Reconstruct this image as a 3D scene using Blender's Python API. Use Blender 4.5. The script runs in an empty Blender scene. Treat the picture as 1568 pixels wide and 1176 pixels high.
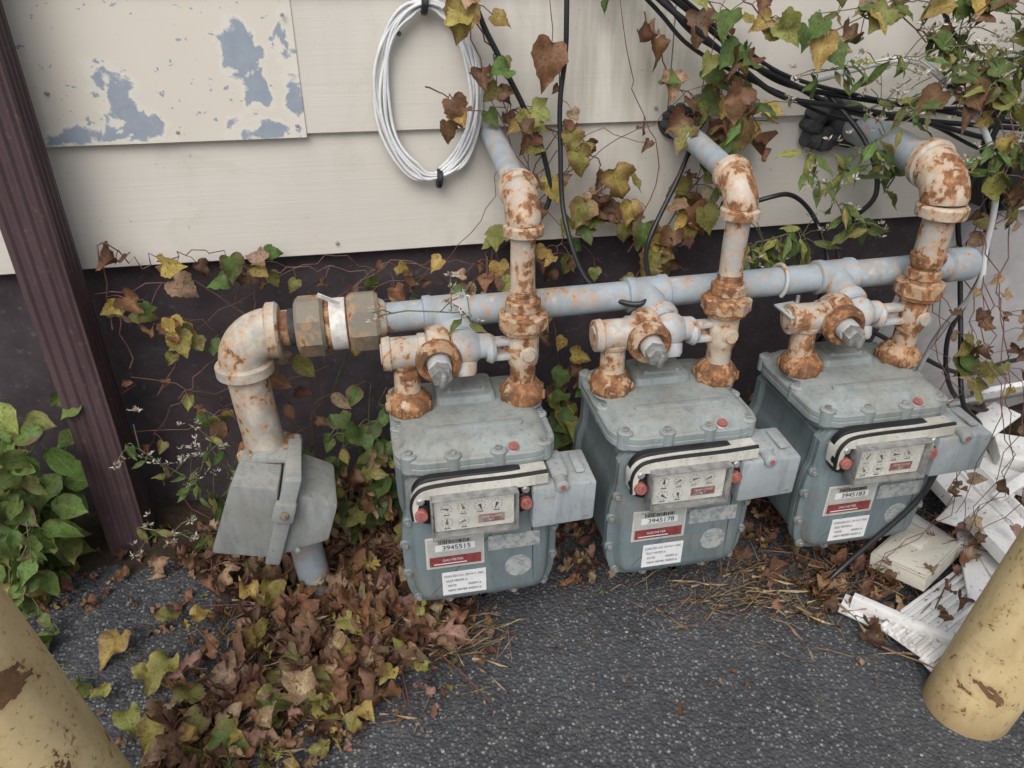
import bpy, bmesh, math, random
import numpy as np
from mathutils import Vector, Matrix
random.seed(7); np.random.seed(7)
PI=math.pi
scn=bpy.context.scene
col=scn.collection
# ------------------------------------------------------------------ node helper
class G:
    def __init__(s,name):
        s.m=bpy.data.materials.new(name); s.m.use_nodes=True; s.t=s.m.node_tree
        s.b=s.t.nodes['Principled BSDF']; s.out=s.t.nodes['Material Output']
        s.tc=s.t.nodes.new('ShaderNodeTexCoord'); s.P=s.tc.outputs['Object']
    def n(s,ty,**p):
        x=s.t.nodes.new(ty)
        for k,v in p.items(): setattr(x,k,v)
        return x
    def set(s,sock,v):
        if isinstance(v,bpy.types.NodeSocket): s.t.links.new(v,sock)
        elif isinstance(v,tuple) and len(v)==3 and sock.type=='RGBA': sock.default_value=(*v,1)
        else: sock.default_value=v
    def noise(s,sc,det=4,ro=.55,vec=None,dist=0):
        x=s.n('ShaderNodeTexNoise'); s.set(x.inputs['Vector'],vec or s.P)
        x.inputs['Scale'].default_value=sc; x.inputs['Detail'].default_value=min(det,5)
        x.inputs['Roughness'].default_value=ro; x.inputs['Distortion'].default_value=dist
        return x.outputs['Fac']
    def vor(s,sc,vec=None):
        x=s.n('ShaderNodeTexVoronoi'); s.set(x.inputs['Vector'],vec or s.P); x.inputs['Scale'].default_value=sc
        return x.outputs['Distance'],x.outputs['Color']
    def ramp(s,f,st):
        x=s.n('ShaderNodeValToRGB'); s.set(x.inputs[0],f); e=x.color_ramp.elements
        while len(e)<len(st): e.new(.5)
        for i,(p,c) in enumerate(st):
            e[i].position=p; e[i].color=(c,c,c,1) if not isinstance(c,tuple) else (*c,1)
        return x.outputs[0]
    def mix(s,f,a,b,bt='MIX'):
        x=s.n('ShaderNodeMix',data_type='RGBA',blend_type=bt)
        s.set(x.inputs[0],f); s.set(x.inputs[6],a); s.set(x.inputs[7],b); return x.outputs[2]
    def ma(s,op,a,b=0.0,c=None,clamp=False):
        x=s.n('ShaderNodeMath',operation=op,use_clamp=clamp); s.set(x.inputs[0],a); s.set(x.inputs[1],b)
        if c is not None: s.set(x.inputs[2],c)
        return x.outputs[0]
    def mapv(s,scale,loc=(0,0,0)):
        x=s.n('ShaderNodeMapping'); s.set(x.inputs[0],s.P); x.inputs['Scale'].default_value=scale; x.inputs['Location'].default_value=loc
        return x.outputs[0]
    def sep(s,v=None):
        x=s.n('ShaderNodeSeparateXYZ'); s.set(x.inputs[0],v or s.P); return x.outputs
    def bump(s,h,st=.3,d=.002,prev=None):
        x=s.n('ShaderNodeBump'); s.set(x.inputs['Height'],h); x.inputs['Strength'].default_value=st; x.inputs['Distance'].default_value=d
        if prev is not None: s.set(x.inputs['Normal'],prev)
        return x.outputs[0]
    def fin(s,c,r=.6,nrm=None,metal=0.0,spec=.5):
        s.set(s.b.inputs['Base Color'],c); s.set(s.b.inputs['Roughness'],r); s.set(s.b.inputs['Metallic'],metal)
        s.b.inputs['Specular IOR Level'].default_value=spec
        if nrm is not None: s.set(s.b.inputs['Normal'],nrm)
        return s.m

def pipe_mat(name,paint,rust,cream,off=0.0,darkrust=0.4,grime=.35):
    g=G(name); P=g.mapv((1,1,.8),(off,off*.7,off*.3)); g.P=P
    n1=g.noise(30,5,.66,dist=.5); n2=g.noise(110,3,.6); n3=g.noise(16,4,.6,dist=.3); n5=g.noise(300,2,.6)
    v=g.ma('ADD',g.ma('MULTIPLY',n1,.72),g.ma('MULTIPLY',n2,.28))
    rm=g.ramp(v,[(rust,0),(rust+.04,.95)])
    halo=g.ramp(v,[(rust-.10,0),(rust+.02,.78)])
    cm=g.ramp(g.ma('ADD',g.ma('MULTIPLY',n3,.75),g.ma('MULTIPLY',n2,.25)),[(cream,0),(cream+.06,1)])
    base=g.mix(cm,paint,(.55,.50,.42))
    base=g.mix(g.ma('MULTIPLY',g.ramp(g.noise(40,4,.65),[(.4,0),(.7,1)]),grime),base,(.24,.21,.17))
    base=g.mix(halo,base,(.48,.28,.145))
    rc=g.ramp(g.noise(85,4,.7),[(.30,(.075,.037,.023)),(.48,(.22,.095,.042)),(.62,(.39,.185,.078)),(.74,(.48,.27,.14))])
    rc=g.mix(g.ramp(g.noise(38,2),[(.45,0),(.68,darkrust)]),rc,(.08,.046,.032))
    c=g.mix(rm,base,rc)
    h=g.ma('SUBTRACT',g.ma('MULTIPLY',n5,.4),g.ma('MULTIPLY',n1,.9))
    r=g.ma('ADD',g.ma('MULTIPLY',rm,.30),.50)
    return g.fin(c,r,g.bump(h,.6,.001),spec=.35)

BLUE=(.33,.39,.44)
M_pipe=pipe_mat('painted_pipe',BLUE,.605,.585,0,.4,.5)
M_pipe2=pipe_mat('painted_pipe_worn',(.40,.42,.41),.535,.49,3.1)
M_fit=pipe_mat('rusty_fitting',(.45,.43,.39),.510,.44,5.3,.35)
M_rust=pipe_mat('rust_heavy',(.34,.25,.17),.450,.48,8.7,.6,.6)
M_valve=pipe_mat('valve_body_paint',(.43,.46,.48),.585,.54,1.7)
M_nut=pipe_mat('rusty_hex_union',(.33,.28,.21),.480,.52,12.1,.5,.6)
M_brass=pipe_mat('aged_union_nut',(.20,.18,.14),.58,.70,2.2,.4,.7)
M_elb=pipe_mat('painted_elbow_stained',(.40,.395,.36),.57,.50,9.2,.3,.55)

def meter_paint(name,c0,dust=.35):
    g=G(name); n=g.noise(14,4,.6); n2=g.noise(160,2,.6)
    c=g.mix(g.ramp(n,[(.35,0),(.7,1)]),c0,tuple(x*1.22 for x in c0))
    geo=g.n('ShaderNodeNewGeometry'); nz=g.sep(geo.outputs['Normal'])[2]
    d=g.ma('MULTIPLY',g.ramp(nz,[(.35,0),(.95,1)]),g.ramp(g.noise(30,4,.6),[(.3,.35),(.65,1)]))
    c=g.mix(g.ma('MULTIPLY',d,dust),c,(.44,.42,.36))
    sp=g.ramp(g.noise(190,2,.5),[(.66,0),(.70,.8)])
    c=g.mix(g.ma('MULTIPLY',sp,.5),c,(.10,.085,.065))
    z=g.ramp(g.noise(9,4,.65,dist=1),[(.50,0),(.72,.5)])
    c=g.mix(z,c,(.23,.205,.155))
    gr=g.ramp(g.noise(24,4,.7,vec=g.mapv((3,3,.5))),[(.48,0),(.7,.5)])
    c=g.mix(gr,c,tuple(x*.55 for x in c0))
    rs=g.ramp(g.noise(26,5,.7,vec=g.mapv((1,1,.6),(4,2,0))),[(.65,0),(.71,.7)])
    c=g.mix(rs,c,(.24,.12,.06))
    return g.fin(c,g.ma('ADD',g.ma('MULTIPLY',n,.3),.42),g.bump(n2,.22,.0006),spec=.3)
M_meter=meter_paint('meter_grey_paint',(.140,.178,.192))
M_lid=meter_paint('meter_lid_dust_skylight',(.225,.262,.268),.40)  # lighter lid copy of the meter paint: dust plus skylight put into the colour
M_grey=meter_paint('grey_enclosure_paint',(.27,.285,.275),.45)
M_amr=meter_paint('grey_plastic_module',(.29,.325,.345),.3)
M_creamp=meter_paint('weathered_cream_plastic',(.50,.49,.44),.3)

def simple(name,c,r=.6,var=.25,sc=30,bs=.15,metal=0.0,spec=.5):
    g=G(name); n=g.noise(sc,3,.6)
    cc=g.mix(g.ramp(n,[(.3,0),(.7,1)]),tuple(x*(1-var) for x in c),tuple(min(1,x*(1+var)) for x in c))
    return g.fin(cc,r,g.bump(g.noise(sc*6,2),bs,.001) if bs>.06 else None,metal,spec)
M_bolt=simple('dull_steel_bolt',(.34,.34,.33),.5,.35,80,.2,.5)
M_black=simple('black_rubber',(.015,.015,.017),.45,.3,40,.1)
M_foam=simple('dark_pipe_sealant',(.045,.047,.052),.8,.5,60,.3)
M_cable=simple('black_cable_sheath',(.018,.019,.022),.4,.3,20,.05)
M_white=simple('white_cable_sheath',(.66,.67,.68),.4,.1,25,.05)
M_red=simple('faded_red_plastic',(.31,.105,.09),.6,.4,140,.1)
M_dial=simple('dial_plate_white',(.72,.72,.68),.5,.06,60,.02)
M_label=simple('label_white',(.70,.71,.72),.5,.07,60,.05)
M_labelg=simple('label_silver',(.40,.41,.39),.5,.12,60,.05)
M_labelr=simple('label_dark_red',(.22,.045,.045),.5,.35,90,.02)
M_ink=simple('ink_black',(.02,.02,.02),.6,.1,50,.0)
g=G('label_worn_silver'); c=g.mix(g.ramp(g.noise(120,5,.7),[(.42,0),(.55,1)]),(.20,.235,.245),(.37,.38,.37)); M_worn=g.fin(c,.55)
g=G('index_cover_plastic'); tb=g.n('ShaderNodeBsdfTransparent'); gb=g.n('ShaderNodeBsdfGlossy'); gb.inputs['Roughness'].default_value=.12
df=g.n('ShaderNodeBsdfDiffuse'); df.inputs[0].default_value=(.50,.49,.43,1)
m1=g.n('ShaderNodeMixShader'); m1.inputs[0].default_value=.05; m2=g.n('ShaderNodeMixShader')
g.t.links.new(tb.outputs[0],m1.inputs[1]); g.t.links.new(gb.outputs[0],m1.inputs[2]); g.set(m2.inputs[0],g.ramp(g.noise(40,4,.7),[(.45,.05),(.75,.4)]))
g.t.links.new(m1.outputs[0],m2.inputs[1]); g.t.links.new(df.outputs[0],m2.inputs[2]); g.t.links.new(m2.outputs[0],g.out.inputs[0]); M_glass=g.m
def vinylm(name,c0):
    g=G(name); n=g.noise(11,4,.65,dist=.5)
    c=g.mix(g.ramp(n,[(.5,0),(.72,.6)]),c0,(.33,.30,.24)); c=g.mix(g.ramp(g.noise(120,3,.6),[(.62,0),(.68,.6)]),c,(.13,.10,.07))
    return g.fin(c,.5,None)
M_vinyl=vinylm('dirty_white_vinyl',(.76,.76,.75))
M_vinyl2=vinylm('soiled_offwhite_plastic',(.68,.65,.56))
M_wrap=simple('white_tape',(.62,.60,.56),.6,.25,70,.2)

# siding
g=G('cream_siding_paint')
st=g.noise(1,4,.6,vec=g.mapv((2.2,30,150)))
st2=g.noise(1,3,.5,vec=g.mapv((7,50,420)))
big=g.noise(2.4,4,.6)
c=g.mix(g.ramp(big,[(.35,0),(.65,1)]),(.56,.53,.48),(.625,.595,.54))
c=g.mix(g.ramp(st,[(.5,0),(.75,.2)]),c,(.48,.45,.40))
dn=g.noise(5,5,.65,dist=.5)
xs=g.sep()
vs_=g.ramp(g.noise(1,5,.65,vec=g.mapv((22,5,2.2),(3,0,1))),[(.38,0),(.62,1)])
xm=g.ramp(g.ma('ABSOLUTE',g.ma('SUBTRACT',xs[0],.46)),[(.05,1),(.26,.10)])
zm=g.ramp(xs[2],[(.70,.45),(.80,1)])
c=g.mix(g.ma('MULTIPLY',g.ma('MULTIPLY',vs_,xm),g.ma('MULTIPLY',zm,.62)),c,(.25,.235,.17))
c=g.mix(g.ramp(dn,[(.56,0),(.78,.5)]),c,(.35,.33,.27))
c=g.mix(g.ramp(g.noise(90,3,.7),[(.68,0),(.74,.5)]),c,(.20,.17,.13))
M_siding=g.fin(c,.62,g.bump(g.ma('ADD',st2,g.ma('MULTIPLY',st,.6)),.22,.0014),spec=.3)
# peeling sheet
g=G('peeling_painted_metal')
x,y,z=g.sep()
nz=g.ma('MULTIPLY',g.ma('SUBTRACT',g.noise(26,5,.62,dist=.5),.5),.075)
def blob(cx,cz,rx,rz):
    a=g.ma('DIVIDE',g.ma('SUBTRACT',x,cx),rx); b=g.ma('DIVIDE',g.ma('SUBTRACT',z,cz),rz)
    d=g.ma('SQRT',g.ma('ADD',g.ma('MULTIPLY',a,a),g.ma('MULTIPLY',b,b)))
    return g.ma('MULTIPLY',g.ma('SUBTRACT',d,1.0),min(rx,rz))
d=blob(-.350,.790,.026,.036)
for q in [(-.168,.852,.026,.036),(-.150,.80,.020,.030),(-.330,.755,.028,.018),(-.14,.737,.05,.012),(-.100,.78,.012,.06),(-.10,.86,.010,.022),(-.375,.815,.014,.022),(-.42,.735,.05,.008)]:
    d=g.ma('MINIMUM',d,blob(*q))
dd=g.ma('ADD',g.ma('ADD',d,nz),.5)
mk=g.ramp(dd,[(.497,1),(.5,0)])
chips=g.ramp(g.noise(56,5,.6,vec=g.mapv((1,1,1.3),(2,0,0))),[(.645,0),(.655,1)])
mk=g.ma('MAXIMUM',mk,chips)
edge=g.ramp(dd,[(.492,0),(.5,1),(.512,0)])
c=g.mix(g.noise(6,4),(.58,.545,.475),(.64,.60,.53))
blu=g.mix(g.noise(60,4,.65),(.22,.26,.32),(.33,.375,.43))
c=g.mix(g.ma('MULTIPLY',edge,.35),c,(.72,.70,.65))
c=g.mix(mk,c,blu)
M_peel=g.fin(c,.55,None,spec=.35)
# foundation
g=G('painted_foundation')
xs=g.sep()
n=g.noise(18,5,.65)
br=g.mix(g.ramp(n,[(.3,0),(.7,1)]),(.040,.032,.036),(.070,.057,.063))
br=g.mix(g.ramp(g.noise(60,4,.7),[(.58,0),(.72,.5)]),br,(.15,.14,.13))
gy=g.mix(g.ramp(n,[(.3,0),(.7,1)]),(.30,.29,.295),(.42,.405,.405))
mr=g.ma('GREATER_THAN',g.ma('SUBTRACT',g.ma('ADD',xs[0],g.ma('MULTIPLY',g.noise(9,4),.12)),g.ma('MULTIPLY',xs[2],.35)),1.04)
c=g.mix(mr,br,gy)
M_found=g.fin(c,.75,g.bump(n,.5,.004),spec=.25)
# asphalt
g=G('worn_asphalt')
a,ac=g.vor(175); nb=g.noise(5,4,.6); nf=g.noise(380,2,.6)
cv=g.sep(ac)[0]
stone=g.ramp(cv,[(.0,(.036,.038,.043)),(.35,(.070,.074,.082)),(.68,(.150,.156,.168)),(.88,(.28,.285,.295)),(.98,(.46,.46,.46))])
c=g.mix(g.ramp(a,[(.22,0),(.50,.9)]),stone,(.044,.046,.052))
c=g.mix(g.ma('MULTIPLY',g.ramp(nb,[(.35,0),(.7,1)]),.5),c,(.120,.125,.133))
c=g.mix(g.ma('MULTIPLY',g.ramp(g.noise(1.7,3,.6),[(.4,0),(.65,1)]),.4),c,(.052,.054,.058))
c=g.mix(g.ma('MULTIPLY',g.ramp(g.noise(14,5,.65),[(.55,0),(.7,1)]),.3),c,(.165,.155,.135))
c=g.mix(g.ramp(g.noise(150,2,.5),[(.69,0),(.72,.8)]),c,(.40,.39,.36))
h=g.ma('ADD',g.ma('MULTIPLY',a,-1.0),g.ma('MULTIPLY',nf,.6))
M_asph=g.fin(c,.85,g.bump(h,.9,.0035),spec=.3)
g=G('dark_soil'); c=g.mix(g.noise(60,5,.7),(.022,.017,.013),(.085,.062,.045)); M_soil=g.fin(c,.95,g.bump(g.noise(120,3,.7),.9,.005),spec=.1)
# downspout
g=G('brown_downspout_paint'); n=g.noise(1,4,.6,vec=g.mapv((40,40,5)))
c=g.mix(g.ramp(n,[(.35,0),(.7,1)]),(.058,.034,.038),(.092,.058,.064)); c=g.mix(g.ramp(g.noise(70,4,.7),[(.6,0),(.7,.5)]),c,(.17,.13,.12))
M_down=g.fin(c,.5,None,spec=.4)
# bollard
g=G('chipped_yellow_paint'); n=g.noise(19,5,.70,dist=.6)
c=g.mix(g.noise(8,3),(.53,.41,.21),(.64,.51,.29))
c=g.mix(g.ramp(g.noise(1,4,.6,vec=g.mapv((25,25,6))),[(.46,0),(.68,.6)]),c,(.38,.27,.13))
mk=g.ramp(n,[(.615,0),(.625,1)]); hl=g.ramp(n,[(.53,0),(.62,.7)])
c=g.mix(hl,c,(.42,.29,.14)); c=g.mix(mk,c,g.mix(g.noise(90,3),(.07,.04,.025),(.24,.13,.06)))
c=g.mix(g.ramp(g.noise(130,3,.6),[(.61,0),(.67,.7)]),c,(.18,.115,.055))
xs=g.sep(); base_shade=g.ramp(xs[2],[(.0,.8),(.06,0)]); c=g.mix(base_shade,c,(.25,.17,.08))  # dark shading at the bollard foot, painted into the colour
M_boll=g.fin(c,.6,g.bump(g.ma('SUBTRACT',g.ma('MULTIPLY',g.noise(120,2),.4),mk),.6,.0015),spec=.35)
# leaf
g=G('leaf'); at=g.n('ShaderNodeAttribute',attribute_name='Col'); av=g.n('ShaderNodeAttribute',attribute_name='luv')
lx,ly,lr=g.sep(av.outputs['Vector']); ax=g.ma('ABSOLUTE',lx)
mid=g.ramp(ax,[(.012,1),(.035,0)])
ph=g.ma('FRACT',g.ma('MULTIPLY',g.ma('SUBTRACT',ly,g.ma('MULTIPLY',ax,.9)),6.5))
vein=g.ma('MULTIPLY',g.ramp(g.ma('ABSOLUTE',g.ma('SUBTRACT',ph,.5)),[(.03,1),(.10,0)]),.6)
vv=g.ma('MAXIMUM',mid,vein)
n=g.noise(60,4,.65); n2=g.noise(240,2,.6)
c=g.mix(g.ramp(n,[(.36,.0),(.62,.7)]),at.outputs['Color'],g.mix(1.0,at.outputs['Color'],(.60,.46,.38),'MULTIPLY'))
c=g.mix(g.ramp(n2,[(.58,0),(.66,.6)]),c,(.07,.04,.025))
c=g.mix(g.ma('MULTIPLY',vv,.30),c,g.mix(1.0,c,(1.7,1.7,1.5),'MULTIPLY'))
g.fin(c,.55,g.bump(vv,.4,.0008),spec=.3)
tr=g.n('ShaderNodeBsdfTranslucent'); g.set(tr.inputs[0],c); mx=g.n('ShaderNodeMixShader'); mx.inputs[0].default_value=.22
g.t.links.new(g.b.outputs[0],mx.inputs[1]); g.t.links.new(tr.outputs[0],mx.inputs[2]); g.t.links.new(mx.outputs[0],g.out.inputs[0])
M_leaf=g.m
M_stem=simple('reddish_stem',(.13,.06,.045),.6,.4,60,.0)
M_stemg=simple('green_stem',(.12,.13,.055),.6,.3,60,.0)

# ------------------------------------------------------------------ mesh helper
def basis(ax):
    ax=Vector(ax).normalized()
    u=Vector((1,0,0)) if abs(ax.z)>.9 else Vector((0,0,1))
    u=(u-ax*u.dot(ax)).normalized()
    return ax,u,ax.cross(u)
class MB:
    def __init__(s): s.v=[];s.f=[];s.mi=[]
    def add(s,v,f,mi=0):
        o=len(s.v); s.v+=[tuple(p) for p in v]; s.f+=[tuple(i+o for i in q) for q in f]; s.mi+=[mi]*len(f)
    def loft(s,rings,mi=0,cap=True):
        n=len(rings[0]); v=[p for r in rings for p in r]; f=[]
        for k in range(len(rings)-1):
            for i in range(n):
                j=(i+1)%n; f.append((k*n+i,k*n+j,(k+1)*n+j,(k+1)*n+i))
        if cap:
            f.append(tuple(range(n-1,-1,-1))); f.append(tuple((len(rings)-1)*n+i for i in range(n)))
        s.add(v,f,mi)
    def tube(s,pts,r,n=12,mi=0,cap=True):
        pts=[Vector(p) for p in pts]; R=r if isinstance(r,(list,tuple)) else [r]*len(pts)
        t0=(pts[1]-pts[0]).normalized(); _,u,_2=basis(t0); rings=[]
        for i,p in enumerate(pts):
            a=pts[max(i-1,0)]; b=pts[min(i+1,len(pts)-1)]; t=(b-a)
            t=t.normalized() if t.length>1e-9 else t0
            u=(u-t*u.dot(t)); u=u.normalized() if u.length>1e-6 else t.orthogonal().normalized(); w=t.cross(u)
            rings.append([p+(u*math.cos(2*PI*k/n)+w*math.sin(2*PI*k/n))*R[i] for k in range(n)])
        s.loft(rings,mi,cap)
    def lathe(s,o,ax,prof,n=24,mi=0,ph=0.0,cap=True):
        o=Vector(o); a,u,w=basis(ax)
        s.loft([[o+a*d+(u*math.cos(2*PI*k/n+ph)+w*math.sin(2*PI*k/n+ph))*r for k in range(n)] for d,r in prof],mi,cap)
    def hexn(s,o,ax,h,r,mi=0,ph=0.0,n=6):
        s.lathe(o,ax,[(0,r*.9),(h*.12,r),(h*.88,r),(h,r*.9)],n,mi,ph)
    def _bm(s,bm,M,mi):
        if M is not None: bmesh.ops.transform(bm,matrix=M,verts=bm.verts)
        bm.verts.index_update(); s.add([v.co.copy() for v in bm.verts],[[v.index for v in f.verts] for f in bm.faces],mi); bm.free()
    def box(s,c,sz,mi=0,rot=None,bev=.002,seg=2):
        bm=bmesh.new(); bmesh.ops.create_cube(bm,size=1)
        for v in bm.verts: v.co=Vector((v.co.x*sz[0],v.co.y*sz[1],v.co.z*sz[2]))
        if bev>0: bmesh.ops.bevel(bm,geom=bm.edges[:],offset=bev,segments=seg,affect='EDGES',profile=.5)
        M=Matrix.Translation(c)@(rot.to_4x4() if rot is not None else Matrix())
        s._bm(bm,M,mi)
    def prism(s,front,yf,back,yb,mi=0,bev=.003):
        bm=bmesh.new(); a=[bm.verts.new((x,yf,z)) for x,z in front]; b=[bm.verts.new((x,yb,z)) for x,z in back]
        n=len(a); bm.faces.new(a); bm.faces.new(b[::-1])
        for i in range(n): bm.faces.new((a[i],b[i],b[(i+1)%n],a[(i+1)%n]))
        bmesh.ops.recalc_face_normals(bm,faces=bm.faces[:])
        if bev>0: bmesh.ops.bevel(bm,geom=bm.edges[:],offset=bev,segments=2,affect='EDGES',profile=.5)
        s._bm(bm,None,mi)
    def obj(s,name,mats,parent=None,ang=38):
        me=bpy.data.meshes.new(name); me.from_pydata(s.v,[],s.f)
        for m in mats: me.materials.append(m)
        me.polygons.foreach_set('material_index',s.mi)
        me.polygons.foreach_set('use_smooth',[True]*len(s.f))
        bm=bmesh.new(); bm.from_mesh(me); bmesh.ops.recalc_face_normals(bm,faces=bm.faces[:]); bm.to_mesh(me); bm.free()
        me.set_sharp_from_angle(angle=math.radians(ang)); me.update()
        o=bpy.data.objects.new(name,me); col.objects.link(o)
        if parent: par(o,parent)
        return o
def empty(name,loc=(0,0,0)):
    e=bpy.data.objects.new(name,None); e.empty_display_size=.05; e.location=loc; col.objects.link(e); return e
def par(o,e):
    o.parent=e; o.matrix_parent_inverse=Matrix.Translation(e.location).inverted()
def text(body,loc,size,mat,parent,rot=(PI/2,0,0),sx=1):
    c=bpy.data.curves.new('label_text','FONT'); c.body=body; c.size=size; c.align_x='CENTER'; c.align_y='CENTER'; c.materials.append(mat)
    o=bpy.data.objects.new('label_text',c); col.objects.link(o); o.location=loc; o.rotation_euler=rot; o.scale=(sx,1,1); par(o,parent); return o
def arc(c,a,b,R,n=10):
    c=Vector(c);a=Vector(a);b=Vector(b)
    return [c+(a*math.cos(t)+b*math.sin(t))*R for t in [PI/2*i/n for i in range(n+1)]]
def smooth(pts,n=8):
    P=[Vector(p) for p in pts]; P=[P[0]*2-P[1]]+P+[P[-1]*2-P[-2]]; out=[]
    for i in range(1,len(P)-2):
        for k in range(n):
            t=k/n; a,b,c,d=P[i-1:i+3]
            out.append(.5*((2*b)+(c-a)*t+(2*a-5*b+4*c-d)*t*t+(3*b-a-3*c+d)*t**3))
    out.append(P[-2]); return out

# ------------------------------------------------------------------ ground
b=MB(); b.add([(-30,-30,0),(30,-30,0),(30,30,0),(-30,30,0)],[(0,1,2,3)]); b.obj('asphalt_ground',[M_asph])
b=MB(); nx,ny=160,26; vs=[]
from mathutils import noise as mn
for i in range(nx+1):
    for j in range(ny+1):
        X=-1.1+3.2*i/nx; t=j/ny; w=.17+.07*mn.noise(Vector((X*5,1,0)))+.05*mn.noise(Vector((X*14,4,0)))
        if -.42<X<.1: w+=.22*math.sin((X+.42)/.52*PI)
        if .5<X<.9: w+=.12*math.sin((X-.5)/.4*PI)
        Y=.02-w*t
        z=-.004+.030*math.sqrt(max(0,1-t))*(.7+.6*mn.noise(Vector((X*12,Y*12,3))))+.006*mn.noise(Vector((X*50,Y*50,3)))
        if t==1: z=-.006
        vs.append((X,Y,z))
fs=[(i*(ny+1)+j,i*(ny+1)+j+1,(i+1)*(ny+1)+j+1,(i+1)*(ny+1)+j) for i in range(nx) for j in range(ny)]
b.add(vs,fs); b.obj('soil',[M_soil],ang=80)

# ------------------------------------------------------------------ house wall
H=empty('house_wall',(0,0,0))
b=MB()
b.box((.5,.115,.26),(9,.2,.53),0,bev=0); b.obj('foundation',[M_found],H)
b=MB(); S=.2025
def board(x0,x1,zb,dy=0.0,lip=.012):
    n=max(2,int((x1-x0)/.08)); rings=[]
    for i in range(n+1):
        X=x0+(x1-x0)*i/n; e=.0008*mn.noise(Vector((X*3,zb*9,0)))+dy
        f=.0016*mn.noise(Vector((X*2.2,zb*7,5)))
        rings.append([(X,.012,zb+f),(X,-lip+.001+e,zb+f),(X,-lip+e,zb+.0012+f),(X,-.0015+e*.4,zb+S+.006),(X,.012,zb+S+.006)])
    b.loft(rings,0)
joints={0:[-4,-2.2,-.9,1.335,5],1:[-4,-.62,.523,2.3,5],2:[-4,-1.4,.12,1.9,5]}
for k in range(10):
    js=joints.get(k,[-4,-2.6+.5*(k%3),-.3+.4*(k%4),1.8+.3*(k%3),5])
    for a,c in zip(js[:-1],js[1:]): board(a+.0012,c-.0012,.525+S*k,dy=random.uniform(-.0006,.0006))
b.obj('siding',[M_siding],H)
b=MB(); b.box((.5,.12,1.6),(9,.21,2.15),0,bev=0); b.obj('sheathing',[M_siding],H)
b=MB(); rings=[]
for i in range(13):
    X=-.64+.553*i/12; e=.0007*math.sin(i*1.7)
    rings.append([(X,-.010,.7235),(X,-.0160+e,.7235),(X,-.0160+e,.7245),(X,-.0050+e,.931),(X,.0,.931)])
b.loft(rings,0); b.obj('metal_patch_sheet',[M_peel],H)
b=MB()
for (x,z) in [(-.10,.742),(-.10,.90),(-.28,.738),(-.45,.80),(.08,.89),(.50,.75),(.30,.742),(-.06,.545),(.75,.75)]:
    b.lathe((x,-.0125,z),(0,-1,0),[(0,.003),(.003,.003),(.0035,.0015)],10)
b.obj('siding_nails',[M_bolt],H)

# downspout
b=MB()
x0,x1,y0,y1=-.532,-.462,-.108,-.045
def edgepts(a,c,n,nor):
    out=[]
    for i in range(n*4):
        t=i/(n*4); p=Vector(a).lerp(Vector(c),t); e=.0015*(1 if (i%4) in (1,2) else -1) if .06<t<.94 else 0
        out.append((p.x+nor[0]*e,p.y+nor[1]*e))
    return out
ring=edgepts((x0,y0),(x1,y0),4,(0,-1))+edgepts((x1,y0),(x1,y1),4,(1,0))+edgepts((x1,y1),(x0,y1),4,(0,1))+edgepts((x0,y1),(x0,y0),4,(-1,0))
zs=[.0,.02,.25,.6,1.0,1.5,2.2]
b.loft([[(x+(-.002 if z<.03 else 0),y-(.004 if z<.03 else 0),z) for x,y in ring] for z in zs],0)
b.obj('downspout',[M_down],ang=25)

# bollards
def bollard(name,x,y,lean,r=.058):
    b=MB(); ax=Vector((lean,0,1)).normalized(); o=Vector((x,y,-.05))
    pr=[(0,r),(.05,r)]+[(.05+.06*i,r*(1+.004*math.sin(i*2.1))) for i in range(1,14)]+[(.87,r*.97),(.89,r*.85),(.905,r*.55),(.912,.0005)]
    b.lathe(o,ax,pr,48,0)
    b.obj(name,[M_boll],ang=50)
bollard('bollard',.797,-.70,.19)
bollard('bollard.001',-.338,-.735,-.16,.063)

# ------------------------------------------------------------------ gas manifold
MF=empty('gas_pipe_manifold',(.4,-.235,.5))
mats=[M_pipe,M_pipe2,M_fit,M_rust,M_valve,M_nut,M_brass,M_bolt,M_wrap,M_foam,M_grey,M_elb]
PIPE,PIPE2,FIT,RUST,VAL,NUT,BRA,BLT,WRP,BLK,GRY,ELB=range(12)
HY=-.235
def hz(x): return .497+.0166*(x-.07)
b=MB()
b.tube([(x,HY,hz(x)) for x in (.0,.2,.4,.6,.8,1.0)],.0235,28,PIPE)
b.lathe((.965,HY,hz(.965)),(1,0,.0166),[(0,.024),(.004,.029),(.045,.029),(.052,.026)],24,PIPE)
for x in (.10,.425,.755):
    b.lathe((x-.035,HY,hz(x)),(1,0,.0166),[(0,.0245),(.002,.0285),(.012,.029),(.016,.027),(.054,.027),(.058,.029),(.068,.0285),(.07,.0245)],28,PIPE)
b.hexn((-.122,HY-.002,.494),(1,0,.01),.042,.046,BRA,.25,8)
b.lathe((-.080,HY-.002,.494),(1,0,.01),[(0,.035),(.004,.038),(.03,.038),(.034,.035)],32,RUST)
b.lathe((-.072,HY-.002,.494),(1,0,.01),[(0,.0386),(.001,.0392),(.022,.0392),(.023,.0386)],32,WRP)
b.hexn((-.046,HY-.002,.495),(1,0,.01),.046,.046,BRA,.1,8)
b.lathe((-.002,HY-.002,.496),(1,0,.01),[(0,.034),(.008,.03),(.012,.026)],28,FIT)
b.lathe((-.150,HY,.493),(1,0,.01),[(0,.027),(.018,.027),(.0182,.026),(.034,.026)],24,RUST)
b.lathe((-.133,HY,.493),(1,0,.01),[(0,.0285),(.014,.0285)],24,BLK)
b.box((-.07,-.262,.545),(.034,.002,.007),WRP,Matrix.Rotation(.5,3,'Y')@Matrix.Rotation(.4,3,'X'),bev=0)
ec=Vector((-.158,HY-.008,.445))
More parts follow.
